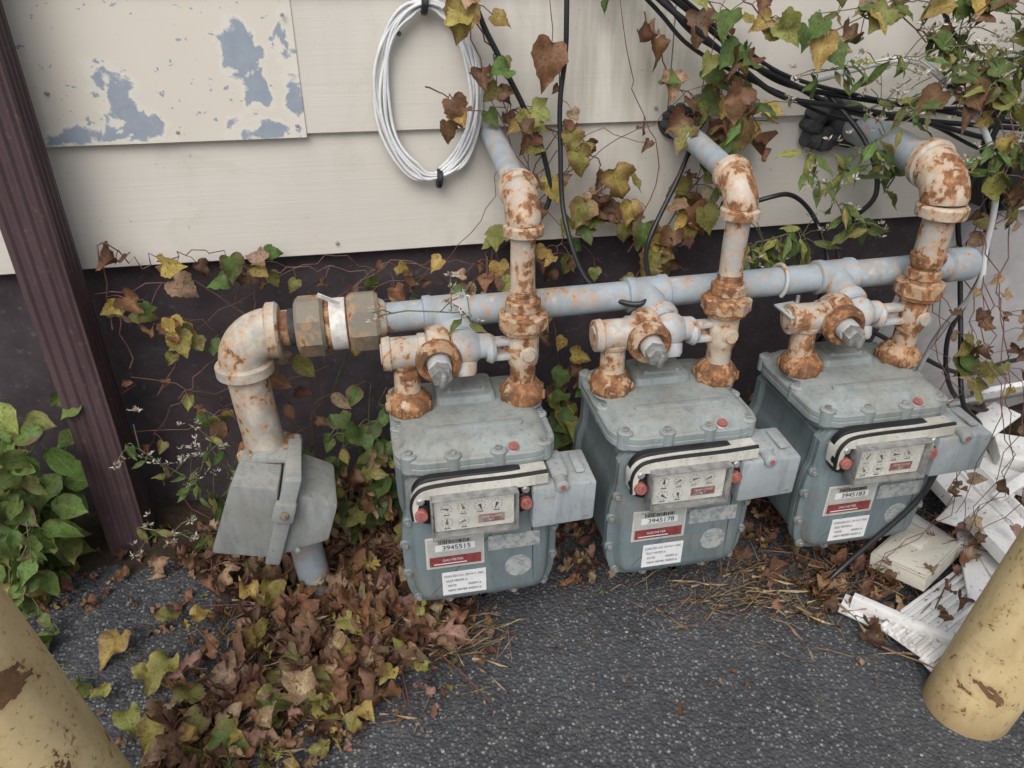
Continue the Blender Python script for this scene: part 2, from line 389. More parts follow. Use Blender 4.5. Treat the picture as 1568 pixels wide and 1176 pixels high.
b.tube(arc(ec,(0,0,1),(-1,0,0),.048,14),.036,30,ELB)
b.lathe((-.166,HY-.004,.493),(1,0,0),[(0,.037),(.003,.0415),(.016,.0415),(.02,.037)],30,FIT)
b.lathe((-.206,HY-.008,.448),(0,0,-1),[(0,.037),(.003,.0425),(.018,.0425),(.022,.037)],30,ELB)
b.tube([(-.206,HY-.008,.44),(-.197,HY-.014,.29)],.0305,30,ELB)
b.hexn((-.196,HY-.014,.302),(0.05,0,-1),.026,.047,RUST,.4,8)
b.lathe((-.195,HY-.014,.272),(0.05,0,-1),[(0,.038),(.03,.04),(.06,.034)],24,VAL)
b.tube([(-.185,HY-.02,.25),(-.165,HY-.03,.12),(-.16,HY-.033,.10),(-.150,HY-.042,-.02)],[.034,.034,.027,.027],26,PIPE)
b.prism([(-.288,.178),(-.198,.152),(-.172,.285),(-.238,.302)],-.352,[(-.270,.19),(-.19,.165),(-.168,.29),(-.226,.305)],-.235,GRY,.005)
b.prism([(-.190,.150),(-.112,.168),(-.090,.236),(-.148,.266)],-.344,[(-.18,.165),(-.115,.175),(-.097,.24),(-.145,.27)],-.235,GRY,.005)
b.prism([(-.212,.150),(-.190,.145),(-.135,.302),(-.160,.306)],-.361,[(-.212,.155),(-.190,.150),(-.14,.306),(-.160,.309)],-.25,GRY,.003)
b.prism([(-.190,.236),(-.158,.228),(-.147,.262),(-.178,.271)],-.369,[(-.190,.236),(-.158,.228),(-.147,.262),(-.178,.271)],-.355,GRY,.004)
b.hexn((-.168,-.369,.249),(0,-1,0),.005,.007,6)
b.lathe((-.168,-.374,.249),(0,-1,0),[(0,.004),(.004,.0035)],12,6)
b.prism([(-.218,.298),(-.140,.286),(-.144,.300),(-.210,.310)],-.295,[(-.218,.298),(-.140,.286),(-.144,.300),(-.210,.310)],-.225,GRY,.004)
b.lathe((-.160,-.352,.165),(0,-1,0),[(0,.005),(.004,.005),(.005,.003)],12,BLT)
cx=.655; pts=[(cx+.004*math.sin(t),HY-.0275*math.cos(t),hz(cx)+.0275*math.sin(t)) for t in [PI*1.25*i/14-.7 for i in range(15)]]
b.tube(pts,.0035,10,VAL); b.box((cx,HY-.055,hz(cx)-.028),(.034,.055,.004),VAL,Matrix.Rotation(-.1,3,'Y'),bev=.001)
b.lathe((cx+.002,HY-.062,hz(cx)-.028),(0,0,1),[(0,.003),(.028,.003)],8,BLT)
RY=-.30
def riser(x,top=.685,wz=.72,big=False,dxw=.0,seal=True):
    b.lathe((x,RY,.385),(0,0,1),[(0,.020),(.045,.0195),(.05,.0225),(.06,.0245),(.098,.0245),(.104,.022)],26,FIT)
    b.lathe((x+.004,RY-.018,.458),(0,-1,0),[(0,.013),(.006,.013),(.008,.010),(.012,.009)],16,PIPE2)
    b.lathe((x,RY,.487),(0,0,1),[(0,.027),(.003,.033),(.008,.034),(.010,.030)],28,RUST)
    b.hexn((x,RY,.494),(0,0,1),.024,.0385,NUT,.3,8)
    b.lathe((x,RY,.517),(0,0,1),[(0,.030),(.004,.025),(.007,.024)],24,RUST)
    b.hexn((x,RY,.522),(0,0,1),.017,.0275,NUT,.1,8)
    b.lathe((x,RY,.537),(0,0,1),[(0,.0215),(.006,.021),(.008,.0195)],20,RUST)
    for k in range(4): b.lathe((x,RY,.5445+.0028*k),(0,0,1),[(0,.0178),(.0008,.0196),(.0016,.0196),(.0024,.0178)],20,RUST)
    if not big:
        b.tube([(x,RY,.54),(x-.001,RY,.60),(x,RY,top-.04)],.0178,24,PIPE2)
        R=.036; c=Vector((x,RY+R,top-R))
        b.tube(arc(c,(0,-1,0),(0,.12,1),R,12),[.0235]*1+[.025]*11+[.0235],26,FIT)
        b.lathe((x,RY,top-R-.014),(0,0,1),[(0,.021),(.002,.0285),(.014,.029),(.017,.025)],26,FIT)
        b.lathe((x,RY+R-.004,top+.003),(0,1,.14),[(0,.025),(.003,.029),(.015,.0285),(.017,.021)],26,FIT)
        b.tube([(x,RY+R,top+.002),(x+dxw*.5,-.13,(top+wz)/2+.003),(x+dxw,.03,wz+.003)],.0185,24,PIPE)
        if seal: b.lathe((x+dxw,-.02,wz),(0,1,.1),[(0,.020),(.006,.027),(.02,.028)],18,BLK)
    else:
        b.lathe((x,RY,.542),(0,0,1),[(0,.022),(.012,.027),(.02,.027),(.022,.023)],24,RUST)
        b.tube([(x,RY,.56),(x,RY,.63)],.0235,26,PIPE2)
        R=.046; c=Vector((x,RY+R,.690-R))
        b.lathe((x,RY,.622),(0,0,1),[(0,.025),(.003,.037),(.018,.038),(.022,.034)],28,FIT)
        b.tube(arc(c,(0,-1,0),(0,.08,1),R,12),[.032]+[.0345]*11+[.033],28,FIT)
        b.lathe((x,RY+R-.006,.692),(0,1,.08),[(0,.034),(.004,.039),(.018,.038),(.02,.031)],28,ELB)
        b.tube([(x,RY+R,.693),(x,-.13,.704),(x,.03,.716)],.0275,26,PIPE)
        b.lathe((x,-.045,.708),(0,1,.08),[(0,.030),(.01,.038),(.05,.040)],18,BLK)
riser(.209,dxw=.004,seal=False); riser(.5325,.690,.722,dxw=.006); riser(.871,big=True)
def inlet(xc,xl):
    z=.468
    b.lathe((xl,RY,.385),(0,0,1),[(0,.020),(.06,.0195),(.064,.023),(.07,.024)],24,FIT)
    b.lathe((xl-.034,RY,z),(1,0,0),[(0,.018),(.001,.0245),(.012,.026),(.014,.024),(.052,.024),(.054,.027),(.064,.027),(.067,.022)],26,PIPE2)
    b.lathe((xl-.036,RY,z),(1,0,0),[(0,.015),(.004,.018)],20,FIT)
    b.lathe((xl+.030,RY,z),(1,0,0),[(0,.024),(.004,.033),(.014,.037),(.026,.037),(.034,.033),(.038,.024)],28,FIT)
    b.lathe((xl+.046,RY-.022,z-.002),(0,-1,-.12),[(0,.033),(.012,.034),(.020,.031),(.022,.024),(.016,.020),(.012,.018)],26,RUST)
    b.lathe((xl+.046,RY-.03,z-.004),(0,-1,-.12),[(0,.018),(.022,.017),(.024,.014)],20,VAL)
    b.hexn((xl+.046,RY-.05,z-.007),(0,-1,-.12),.022,.0165,BLT,.3)
    b.box((xl+.047,RY-.074,z-.010),(.008,.018,.022),BLT,Matrix.Rotation(.25,3,'Y'),bev=.002)
    b.lathe((xl+.064,RY,z),(1,0,0),[(0,.022),(.006,.029),(.018,.032),(.030,.030),(.040,.024),(.046,.019),(.062,.018)],28,VAL)
    b.lathe((xl+.086,RY-.02,z-.016),(0,-.6,-1),[(0,.018),(.014,.016),(.02,.012)],20,VAL)
    hx=xc-.02
    b.tube([(xl+.078,RY+.004,z+.01),((xl+.078+hx)/2,RY+.030,z+.022),(hx,HY,hz(hx)+.004)],[.026,.024,.024],24,PIPE)
    b.lathe((xl+.079,RY+.006,z+.012),(Vector((hx-xl-.079,HY-RY,.02))),[(0,.025),(.004,.0295),(.014,.0295),(.016,.025)],24,VAL)
def bar(x0,x1,z=.462):
    m=(x0+x1)/2; w=x1-x0
    b.box((m,RY-.002,z+.012),(w,.020,.010),VAL,bev=.003); b.box((m,RY-.002,z-.012),(w,.020,.010),VAL,bev=.003)
    b.box((m,RY+.004,z),(w,.006,.022),PIPE2,bev=.001)
    b.lathe((x0-.002,RY,z),(1,0,0),[(0,.019),(.008,.023),(.014,.019)],20,VAL)
for xc,xl,xr in ((.12,.032,.209),(.443,.3535,.5325),(.775,.678,.871)):
    inlet(xc,xl); bar(xl+.122,xr-.018)
b.obj('pipework',mats,MF,35)

# ------------------------------------------------------------------ meters
def chaikin(p,k=2):
    for _ in range(k):
        q=[]
        for i in range(len(p)):
            a=Vector(p[i]); c=Vector(p[(i+1)%len(p)]); q+= [a*.75+c*.25,a*.25+c*.75]
        p=q
    return [tuple(x) for x in p]
def rrect(w,h,r,n=6):
    out=[]
    for cx,cy,a0 in ((w/2-r,h/2-r,0),(-w/2+r,h/2-r,PI/2),(-w/2+r,-h/2+r,PI),(w/2-r,-h/2+r,3*PI/2)):
        for i in range(n+1):
            a=a0+PI/2*i/n; out.append((cx+r*math.cos(a),cy+r*math.sin(a)))
    return out
half=[(.070,.080),(.100,.086),(.1155,.110),(.119,.160),(.119,.215),(.115,.243),(.108,.258),(.107,.335)]
outl=chaikin([(x,z) for x,z in half]+[(-x,z) for x,z in half[::-1]],2)
def ins(o,d):
    out=[]; n=len(o)
    for i in range(n):
        a=Vector(o[i-1]);p=Vector(o[i]);q=Vector(o[(i+1)%n]); t=(q-a).normalized(); nn=Vector((-t.y,t.x))
        out.append(tuple(p+nn*d))
    return out
def meter(name,xl,xr,num):
    xc=(xl+xr)/2; E=empty(name,(xc,RY,.2))
    b=MB()
    def R3(o,y): return [(xc+x,RY+y,z) for x,z in o]
    b.loft([R3(ins(outl,.008),-.10),R3(ins(outl,.010),.08)],0)
    b.loft([R3(ins(outl,.003),-.095),R3(outl,-.097),R3(outl,-.106),R3(ins(outl,.0015),-.1075),R3(outl,-.109),R3(outl,-.117),R3(ins(outl,.003),-.119),R3(ins(outl,.010),-.1195),R3(ins(outl,.013),-.123),R3(ins(outl,.016),-.131),R3(ins(outl,.022),-.136),R3(ins(outl,.034),-.1375)],0)
    b.loft([R3(ins(outl,.003),.078),R3(outl,.080),R3(outl,.096),R3(ins(outl,.003),.098),R3(ins(outl,.012),.099),R3(ins(outl,.018),.112),R3(ins(outl,.03),.116)],0)
    bp=[(.100,.096),(.1135,.148),(.1145,.205),(.052,.0855),(0,.0855),(.107,.247)]
    for (x,z) in bp+[(-x,z) for x,z in bp]:
        b.lathe((xc+x,RY-.115,z),(0,-1,0),[(0,.0085),(.004,.0085),(.006,.007)],16,0); b.hexn((xc+x,RY-.120,z),(0,-1,0),.005,.0045,2)
    def L(o,z,dy=-.012): return [(xc+x,RY+dy+y,z) for x,y in o]
    def li(d): return rrect(.240-2*d,.226-2*d,max(.046-d,.008),8)
    b.loft([L(li(.008),.322),L(li(.003),.331),L(li(.0),.333),L(li(.0),.341),L(li(.002),.3425),L(li(0),.344),L(li(0),.352),L(li(.002),.3545),L(li(.008),.355),L(li(.012),.358),L(li(.017),.366),L(li(.026),.3705),L(li(.045),.3725),L(li(.07),.373)],1)
    def P(w,h,r,cx,cy,z): return [(xc+cx+x,RY+cy+y,z) for x,y in rrect(w,h,r,4)]
    b.loft([P(.098,.080,.01,0,.034,.369),P(.092,.074,.01,0,.034,.380),P(.088,.070,.009,0,.034,.383),P(.08,.062,.008,0,.034,.384)],1)
    b.loft([P(.066,.048,.006,.002,.034,.383),P(.064,.046,.006,.002,.034,.3875),P(.06,.042,.005,.002,.034,.388)],1)
    for sx in (-1,1):
        b.lathe((xc+sx*.026+.002,RY+.015,.387),(0,0,1),[(0,.004),(.002,.004),(.003,.003)],12,2)
        b.loft([P(.062,.062,.028,sx*.088,0,.366),P(.058,.058,.026,sx*.088,0,.375),P(.05,.05,.022,sx*.088,0,.377)],1)
    b.loft([P(.150,.020,.008,0,-.072,.369),P(.146,.016,.007,0,-.072,.3755),P(.14,.01,.004,0,-.072,.3765)],1)
    for (x,y) in [(.100,-.106),(-.100,-.106),(-.037,-.116),(.030,-.116),(.110,-.03),(-.110,-.03),(.108,.08),(-.108,.08)]:
        b.lathe((xc+x*.985,RY+y,.332),(0,0,1),[(0,.0125),(.026,.0125),(.028,.010)],18,1); b.hexn((xc+x*.985,RY+y,.359),(0,0,1),.005,.0055,2)
    for x in (xl,xr):
        b.lathe((x,RY,.370),(0,0,1),[(0,.031),(.005,.033),(.007,.0335),(.020,.0335),(.024,.031),(.030,.026),(.036,.022)],30,3)
        for k in range(8):
            a=k*PI/4+.3; b.box((x+.032*math.cos(a),RY+.032*math.sin(a),.383),(.010,.008,.015),3,Matrix.Rotation(a,3,'Z'),bev=.002)
    b.lathe((xc+.052,RY-.112,.354),(0,-.3,1),[(0,.010),(.004,.010),(.005,.0085)],16,2)
    b.lathe((xc+.052,RY-.114,.358),(0,-.3,1),[(0,.0075),(.004,.0075),(.006,.006)],16,4)
    b.obj('meter_body',[M_meter,M_lid,M_bolt,M_rust,M_red],E,35)
    b=MB(); ix=xc-.012; iz=.294
    def Q(w,h,r,y,cx=0,cz=0): return [(ix+cx+x,RY+y,iz+cz+z) for x,z in rrect(w,h,r,6)]
    b.loft([Q(.176,.082,.028,-.130,.0,.004),Q(.176,.082,.028,-.141,.0,.004),Q(.170,.076,.026,-.143,.0,.004)],1)
    b.loft([Q(.148,.066,.02,-.141),Q(.148,.066,.02,-.147),Q(.142,.060,.018,-.149)],5)
    top=[(-.088,-.014),(-.089,.014),(-.081,.032),(-.064,.040),(-.02,.0425),(.03,.0425),(.062,.043),(.105,.045)]
    pts=smooth([(ix+x,0,iz+z) for x,z in top],5)
    rings=[]
    for i,p in enumerate(pts):
        a=pts[max(0,i-1)];c=pts[min(len(pts)-1,i+1)]; t=(c-a).normalized(); nn=Vector((t.z,0,-t.x))
        w=.005+.012*min(1,i/14)
        q=p+nn*w
        rings.append([(p.x,RY-.130,p.z),(p.x,RY-.158,p.z),(p.x+nn.x*.001,RY-.160,p.z+nn.z*.001),(q.x,RY-.160,q.z),(q.x,RY-.140,q.z)])
    b.loft(rings,2)
    b.tube([p+Vector((0,RY-.1565,0))+Vector((0,0,.001)) for p in pts],.0032,8,1)
    b.loft([Q(.114,.058,.003,-.149,-.002,-.004),Q(.114,.058,.003,-.164,-.002,-.004)],0)
    yd=RY-.1645
    for k,(dx,dz) in enumerate([(-.040,.010),(-.016,.010),(.008,.010),(.032,.010),(-.040,-.014),(-.016,-.014)]):
        o=(ix-.002+dx,yd,iz-.004+dz)
        a0=random.uniform(0,6.28)
        for t in range(10):
            a=t*PI/5; p=Vector(o)+Vector((math.cos(a)*.0078,0,math.sin(a)*.0078))
            b.box(p,(.0012,.0006,.0012),3,bev=0)
        d=Vector((math.cos(a0),0,math.sin(a0))); w=Vector((-d.z,0,d.x))*.0024; c=Vector(o)+Vector((0,-.0006,0))
        b.add([c-w-d*.003,c+w-d*.003,c+d*.0095],[(0,1,2)],3)
        b.box((o[0],yd,o[2]-.0108),(.009,.0005,.0014),3,bev=0)
    b.box((ix+.022,yd-.0002,iz-.018),(.038,.0008,.014),11,bev=0)
    b.box((ix-.002,yd-.0001,iz+.0225),(.05,.0004,.0012),3,bev=0)
    for s in (-1,1):
        b.box((ix-.002+s*.061,RY-.162,iz-.004),(.0022,.026,.0665),6,bev=.0006)
        b.box((ix-.002,RY-.162,iz-.004+s*.0322),(.1195,.026,.0022),6,bev=.0006)
    b.box((ix-.002,RY-.1765,iz-.004),(.1245,.0012,.0672),7,bev=.0004)
    for sx in (-.077,.073):
        b.lathe((ix+sx,RY-.145,iz-.002),(0,-1,0),[(0,.0135),(.010,.0135),(.012,.012)],20,5)
        b.lathe((ix+sx,RY-.156,iz-.002),(0,-1,.1),[(0,.0092),(.010,.0092),(.0115,.008)],20,4)
        b.lathe((ix+sx,RY-.1665,iz-.001),(0,-1,.1),[(0,.005),(.002,.0045)],14,4)
        b.lathe((ix+sx,RY-.152,iz+.020),(0,-1,0),[(0,.006),(.008,.006),(.010,.004)],14,6)
    ax=xc+.118
    b.prism([(ax-.048,.243),(ax+.046,.247),(ax+.048,.316),(ax-.047,.316)],RY-.163,[(ax-.046,.245),(ax+.044,.249),(ax+.046,.322),(ax-.045,.322)],RY-.085,8,.004)
    b.box((ax-.005,RY-.120,.324),(.026,.060,.010),8,bev=.004); b.box((ax+.028,RY-.118,.322),(.014,.05,.006),8,bev=.003)
    b.lathe((ax-.005,RY-.150,.318),(0,-1,0),[(0,.010),(.018,.010),(.020,.007)],18,8)
    b.lathe((ax-.005,RY-.1695,.318),(0,-1,0),[(0,.004),(.002,.004)],12,4)
    b.box((ax-.058,RY-.125,.3265),(.060,.045,.013),2,bev=.003)
    b.lathe((ax+.034,RY-.1625,.256),(0,-1,0),[(0,.003),(.0015,.003)],10,6)
    fy=RY-.1385
    def lab(cx,cz,w,h,mi,y=0): b.box((xc+cx,fy-y,cz),(w,.001,h),mi,bev=0)
    lab(-.042,.198,.088,.060,2); lab(-.042,.198,.083,.055,9,.0006); lab(-.042,.182,.078,.018,11,.0012); lab(-.042,.2075,.060,.012,10,.0009)
    random.seed(num)
    x=-.066
    while x<-.018:
        w=random.choice([.0006,.001,.0015]); lab(x,.2185,w,.0065,3,.0012); x+=w+random.choice([.0008,.0012])
    lab(-.050,.177,.05,.0012,10,.0018)
    lab(.048,.204,.080,.028,12); lab(-.030,.134,.068,.046,10,.0004)
    b.lathe((xc+.055,fy+.001,.152),(0,-1,0),[(0,.021),(.001,.021)],26,12)
    b.obj('meter_index',[M_dial,M_black,M_creamp,M_ink,M_red,M_black,M_bolt,M_glass,M_amr,M_labelg,M_label,M_labelr,M_worn],E,35)
    text(num,(xc-.040,fy-.0025,.2078),.0125,M_ink,E)
    text('Con Edison',(xc-.062,fy-.0025,.2242),.005,M_ink,E)
    text('GAS METER',(xc-.046,fy-.003,.1845),.0062,M_label,E)
    for i,s in enumerate(['CON ED CO. OF N.Y. INC.','OLD METER #','DATE            INDEX #','NEW METER INDEX #']):
        text(s,(xc-.030-(0 if i in(0,2,3) else .012),fy-.0022,.150-.0098*i),.0058,M_ink,E,sx=.92)
    text('TEMP COMP',(ix+.022,yd-.001,iz-.0155),.0054,M_label,E)
    text('86 F',(ix+.022,yd-.001,iz-.0208),.0047,M_label,E)
    return E
meter('gas_meter',.032,.209,'3945515'); meter('gas_meter.001',.3535,.5325,'3945178'); meter('gas_meter.002',.684,.867,'3945183')
random.seed(11)

# ------------------------------------------------------------------ cables
E=empty('coiled_white_cable',(.109,-.03,.785)); b=MB()
steps=64
for k in range(10):
    ro=random.uniform(-.015,.013); cx=random.uniform(-.003,.003); cz=random.uniform(-.005,.004); yo=-.016-.012*random.random()
    ph=random.uniform(0,6.28)
    loop=[]
    for i in range(steps):
        a=2*PI*i/steps
        rr=ro+.003*math.sin(2*a+ph)+.0018*math.sin(5*a+ph*2)
        pinch=1-.6*math.exp(-((math.sin(a)+1)/.03)**2)-.6*math.exp(-((math.sin(a)-1)/.03)**2)
        rr*=pinch
        loop.append((.110+cx+(.0835+rr)*math.cos(a)+.004*math.sin(a),yo+.003*math.sin(3*a+ph)-.006*(1-math.sin(a))/2,.784+cz+(.132+rr)*math.sin(a)))
    loop.append(loop[0]); b.tube(loop,.0026,9,0)
b.tube(smooth([(.105,-.02,.655),(.16,-.03,.67),(.19,-.025,.73),(.198,-.02,.80)],8),.0028,8,0)
b.obj('coil_loops',[M_white],E,80)
b=MB()
for (x,z,ang) in ((.122,.651,.3),(.112,.914,0)):
    b.lathe((x-.006,-.026,z),(1,0,-.1),[(0,.014),(.002,.0165),(.008,.0165),(.010,.014)],14,0)
b.lathe((.070,-.012,.87),(0,-1,.2),[(0,.002),(.012,.002),(.013,.004),(.015,.003)],10,0)
b.obj('cable_ties',[M_black],E)
def cable(name,pts,r,mat,n=8):
    b=MB(); b.tube(smooth(pts,n),r,8,0); return b.obj(name,[mat],ang=80)
cable('utility_cable',[(.318,-.05,1.3),(.318,-.08,.936),(.319,-.08,.847),(.313,-.08,.781),(.314,-.085,.711),(.318,-.11,.60),(.335,-.20,.52),(.385,-.265,.502),(.425,-.255,.512),(.465,-.12,.54),(.527,-.08,.648),(.560,-.06,.717),(.60,-.04,.76)],.0042,M_cable)
cable('utility_cable.001',[(.12,-.04,1.2),(.177,-.06,.936),(.220,-.06,.838),(.256,-.06,.770),(.290,-.06,.697),(.305,-.06,.620),(.281,-.06,.564),(.264,-.05,.48),(.26,-.03,.35),(.27,-.03,.05)],.0045,M_cable)
for k,(dy,dz) in enumerate([(0,0),(.006,.010),(-.008,-.010),(.012,-.020),(0,.020)]):
    w=random.uniform(-.008,.008); w2=random.uniform(-.02,.02)
    cable('service_cable'+('' if k==0 else '.%03d'%k),[(.30,-.05+dy,1.06+dz),(.452,-.08+dy,.935+dz),(.522,-.08+dy,.881+dz+w),(.606,-.08+dy,.832+dz),(.694,-.08+dy,.790+dz-w),(.825,-.08+dy,.752+dz*.8+w),(.981,-.08+dy,.735+dz+w2),(1.196,-.08+dy,.690+dz*2-w2),(1.6,-.06+dy,.66+dz*3)],.0046 if k<3 else .0034,M_cable)
cable('utility_cable.002',[(.78,-.06,.78),(.842,-.12,.70),(.855,-.16,.62),(.822,-.13,.544),(.805,-.20,.47),(.80,-.20,.40),(.82,-.06,.2)],.0045,M_cable)
cable('utility_cable.003',[(.60,-.05,.56),(.682,-.10,.606),(.738,-.10,.608),(.793,-.10,.558),(.810,-.14,.482),(.80,-.14,.40),(.79,-.05,.1)],.0042,M_cable)
cable('white_cable',[(.74,-.10,.80),(.825,-.19,.838),(.907,-.20,.800),(.99,-.21,.727),(1.045,-.21,.63),(1.072,-.20,.521),(1.08,-.20,.448),(1.10,-.12,.3),(1.14,-.05,.1),(1.2,-.05,.02)],.0052,M_white)
cable('utility_cable.004',[(1.15,-.1,.95),(1.09,-.14,.81),(1.08,-.14,.75),(1.06,-.14,.65),(1.05,-.14,.57),(1.09,-.13,.48),(1.10,-.17,.36),(1.08,-.25,.24),(.98,-.40,.28),(.88,-.45,.27),(.85,-.45,.18),(.76,-.44,.05),(.70,-.46,.012)],.0050,M_cable)
cable('utility_cable.005',[(1.16,-.06,.95),(1.14,-.08,.80),(1.13,-.06,.70),(1.16,-.05,.60),(1.18,-.10,.45),(1.13,-.12,.30),(1.19,-.13,.16),(1.35,-.12,.10),(1.7,-.1,.06)],.0050,M_cable)
cable('utility_cable.006',[(1.0,-.05,.30),(1.10,-.08,.25),(1.22,-.10,.20),(1.40,-.05,.19),(1.8,-.03,.20)],.005,M_cable)
cable('utility_cable.007',[(.70,-.50,.006),(.80,-.50,.012),(.92,-.46,.03),(1.02,-.40,.012),(1.2,-.38,.02)],.0035,M_cable)
cable('utility_cable.008',[(.93,-.05,1.1),(.95,-.07,.95),(1.00,-.07,.86),(1.12,-.08,.82),(1.3,-.07,.88)],.0045,M_cable)
b=MB(); b.box((1.20,-.05,.60),(.055,.07,.10),0,bev=.004); b.box((1.20,-.09,.60),(.045,.01,.085),0,bev=.003); b.lathe((1.20,-.05,.55),(0,0,-1),[(0,.012),(.03,.012)],14,0)
b.obj('cable_junction_box',[M_black])
b=MB(); 
for i in range(16):
    a=i*.79; r=.024+.012*random.random(); s=random.uniform(.018,.032)
    b.box((.825+r*math.cos(a),-.02,.712+r*math.sin(a)),(s,.03+s*.4,s),0,Matrix.Rotation(a*1.7,3,'Y')@Matrix.Rotation(a,3,'X'),bev=s*.3)
for i in range(9):
    a=i*.7; s=random.uniform(.011,.02)
    b.box((.54+.022*math.cos(a),-.015,.73+.02*math.sin(a)),(s,.022,s),0,Matrix.Rotation(a,3,'Y'),bev=s*.3)
b.obj('pipe_penetration_sealant',[M_foam])

# ------------------------------------------------------------------ white scrap
def scrap(name,fn,mats=(M_vinyl,)):
    b=MB(); fn(b); return b.obj(name,list(mats))
def s1(b):
    R=Matrix.Rotation(-.05,3,'Z')@Matrix.Rotation(.12,3,'Y')@Matrix.Rotation(.06,3,'X')
    o=Vector((1.09,-.33,.07))
    b.box(o,(.125,.42,.006),0,R,.001)
    for s in (-1,1): b.box(o+R@Vector((s*.065,0,.006)),(.006,.42,.024),0,R,.001)
    b.box(o+R@Vector((.02,0,.006)),(.004,.42,.006),0,R,.001)
scrap('vinyl_trim_panel',s1)
def s2(b):
    R=Matrix.Rotation(.50,3,'Z')@Matrix.Rotation(-.12,3,'X'); o=Vector((.895,-.44,.062))
    b.box(o,(.135,.095,.006),0,R,.002)
    for s in (-1,1):
        b.box(o+R@Vector((s*.065,0,-.012)),(.005,.095,.03),0,R,.001)
        b.box(o+R@Vector((0,s*.045,-.012)),(.125,.005,.03),0,R,.001)
    b.box(o+R@Vector((.02,.01,.005)),(.04,.035,.006),0,R,.002)
scrap('broken_plastic_cover',s2,(M_vinyl2,))
def s3(b):
    R=Matrix.Rotation(.40,3,'Z')
    o=Vector((.90,-.545,.022))
    b.box(o,(.28,.095,.004),0,R,.001)
    for i in range(8): b.box(o+R@Vector((0,-.042+.012*i,.005)),(.28,.006,.007),0,R,.001)
    R2=Matrix.Rotation(-.85,3,'Z'); b.box((.795,-.565,.026),(.17,.014,.034),0,R2,.001); b.box((.785,-.555,.016),(.17,.04,.005),0,R2@Matrix.Rotation(.2,3,'X'),.001)
    b.box((.84,-.615,.02),(.13,.03,.006),0,R@Matrix.Rotation(.3,3,'X'),.001)
    b.box((1.0,-.47,.035),(.20,.05,.005),0,Matrix.Rotation(1.0,3,'Z')@Matrix.Rotation(.2,3,'X'),.001)
scrap('ribbed_vinyl_scrap',s3)
def s4(b):
    R=Matrix.Rotation(.10,3,'Z')@Matrix.Rotation(-.75,3,'X')
    o=Vector((1.33,-.12,.15))
    for i in range(20): b.box(o+R@Vector((-.20+.0213*i,0,0)),(.010,.24,.006),0,R,.001)
    for s in (-1,0,1): b.box(o+R@Vector((0,s*.12,.004)),(.43,.014,.01),0,R,.001)
    R=Matrix.Rotation(-.5,3,'Z')@Matrix.Rotation(.15,3,'X')
    b.box((1.36,-.27,.06),(.26,.08,.06),0,R,.004); b.box((1.28,-.34,.05),(.34,.035,.035),0,Matrix.Rotation(-.8,3,'Z'),.003)
    b.box((1.5,-.28,.03),(.34,.14,.008),0,Matrix.Rotation(.5,3,'Z')@Matrix.Rotation(-.1,3,'Y'),.002)
    b.box((1.22,-.17,.09),(.22,.06,.008),0,Matrix.Rotation(.3,3,'Z')@Matrix.Rotation(-.3,3,'Y'),.002)
    b.box((1.34,-.41,.06),(.20,.14,.008),0,Matrix.Rotation(.9,3,'Z')@Matrix.Rotation(.25,3,'Y'),.002)
scrap('broken_louver_grille',s4)
def s5(b):
    for (x,y,z,a,l,w) in [(1.22,-.22,.05,1.2,.22,.04),(1.02,-.20,.03,.2,.25,.025),(1.15,-.50,.015,-.6,.2,.06),(1.28,-.44,.03,.9,.26,.07),(.98,-.34,.03,1.9,.18,.04),(1.0,-.40,.10,.5,.10,.035),(1.02,-.50,.04,1.3,.15,.03),(1.2,-.33,.09,.4,.2,.02),(1.10,-.14,.06,.1,.22,.03)]:
        b.box((x,y,z),(l,w,.006),0,Matrix.Rotation(a,3,'Z')@Matrix.Rotation(random.uniform(-.3,.3),3,'X'),.001)
scrap('vinyl_offcuts',s5)

# ------------------------------------------------------------------ foliage
def tmpl(kind):
    T={'maple':[(0,0,0),(.03,.20,-.13),(.08,.40,-.08),(.16,.42,.06),(.24,.50,.20),(.32,.60,.38),(.40,.44,.42),(.48,.30,.46),(.58,.28,.58),(.72,.22,.74),(.86,.11,.87),(1,0,1)],
       'lobed':[(0,0,0),(.02,.13,-.10),(.05,.28,-.12),(.10,.40,-.04),(.16,.43,.07),(.22,.48,.14),(.27,.47,.24),(.33,.51,.33),(.39,.43,.39),(.45,.38,.45),(.52,.36,.54),(.6,.28,.60),(.68,.25,.70),(.78,.15,.78),(.88,.08,.89),(1,0,1)],
       'ovate':[(0,0,0),(.08,.16,.05),(.25,.30,.22),(.45,.33,.42),(.62,.27,.60),(.8,.15,.8),(.92,.05,.92),(1,0,1)],
       'lance':[(0,0,0),(.12,.06,.10),(.35,.13,.33),(.6,.12,.6),(.82,.05,.82),(1,0,1)],
       'blade':[(0,.006,0),(.3,.010,.3),(.7,.008,.7),(1,0,1)],
       'oak':[(0,0,0),(.14,.05,.10),(.22,.26,.26),(.27,.30,.34),(.34,.09,.34),(.42,.36,.52),(.50,.36,.62),(.56,.09,.55),(.68,.26,.78),(.74,.22,.86),(.78,.07,.80),(.9,.06,.92),(1,0,1)]}[kind]
    cols=[-1,-.5,0,.5,1]; V=[];W=[]
    for (m,ox,oy) in T:
        for c in cols:
            a=abs(c); V.append((ox*c,m+(oy-m)*a)); W.append(a)
    F=[]; n=len(T)
    for i in range(n-1):
        for j in range(4): F.append((i*5+j,i*5+j+1,(i+1)*5+j+1,(i+1)*5+j))
    return np.array(V),np.array(W),np.array(F)
TM={k:tmpl(k) for k in ('lobed','maple','ovate','lance','blade','oak')}
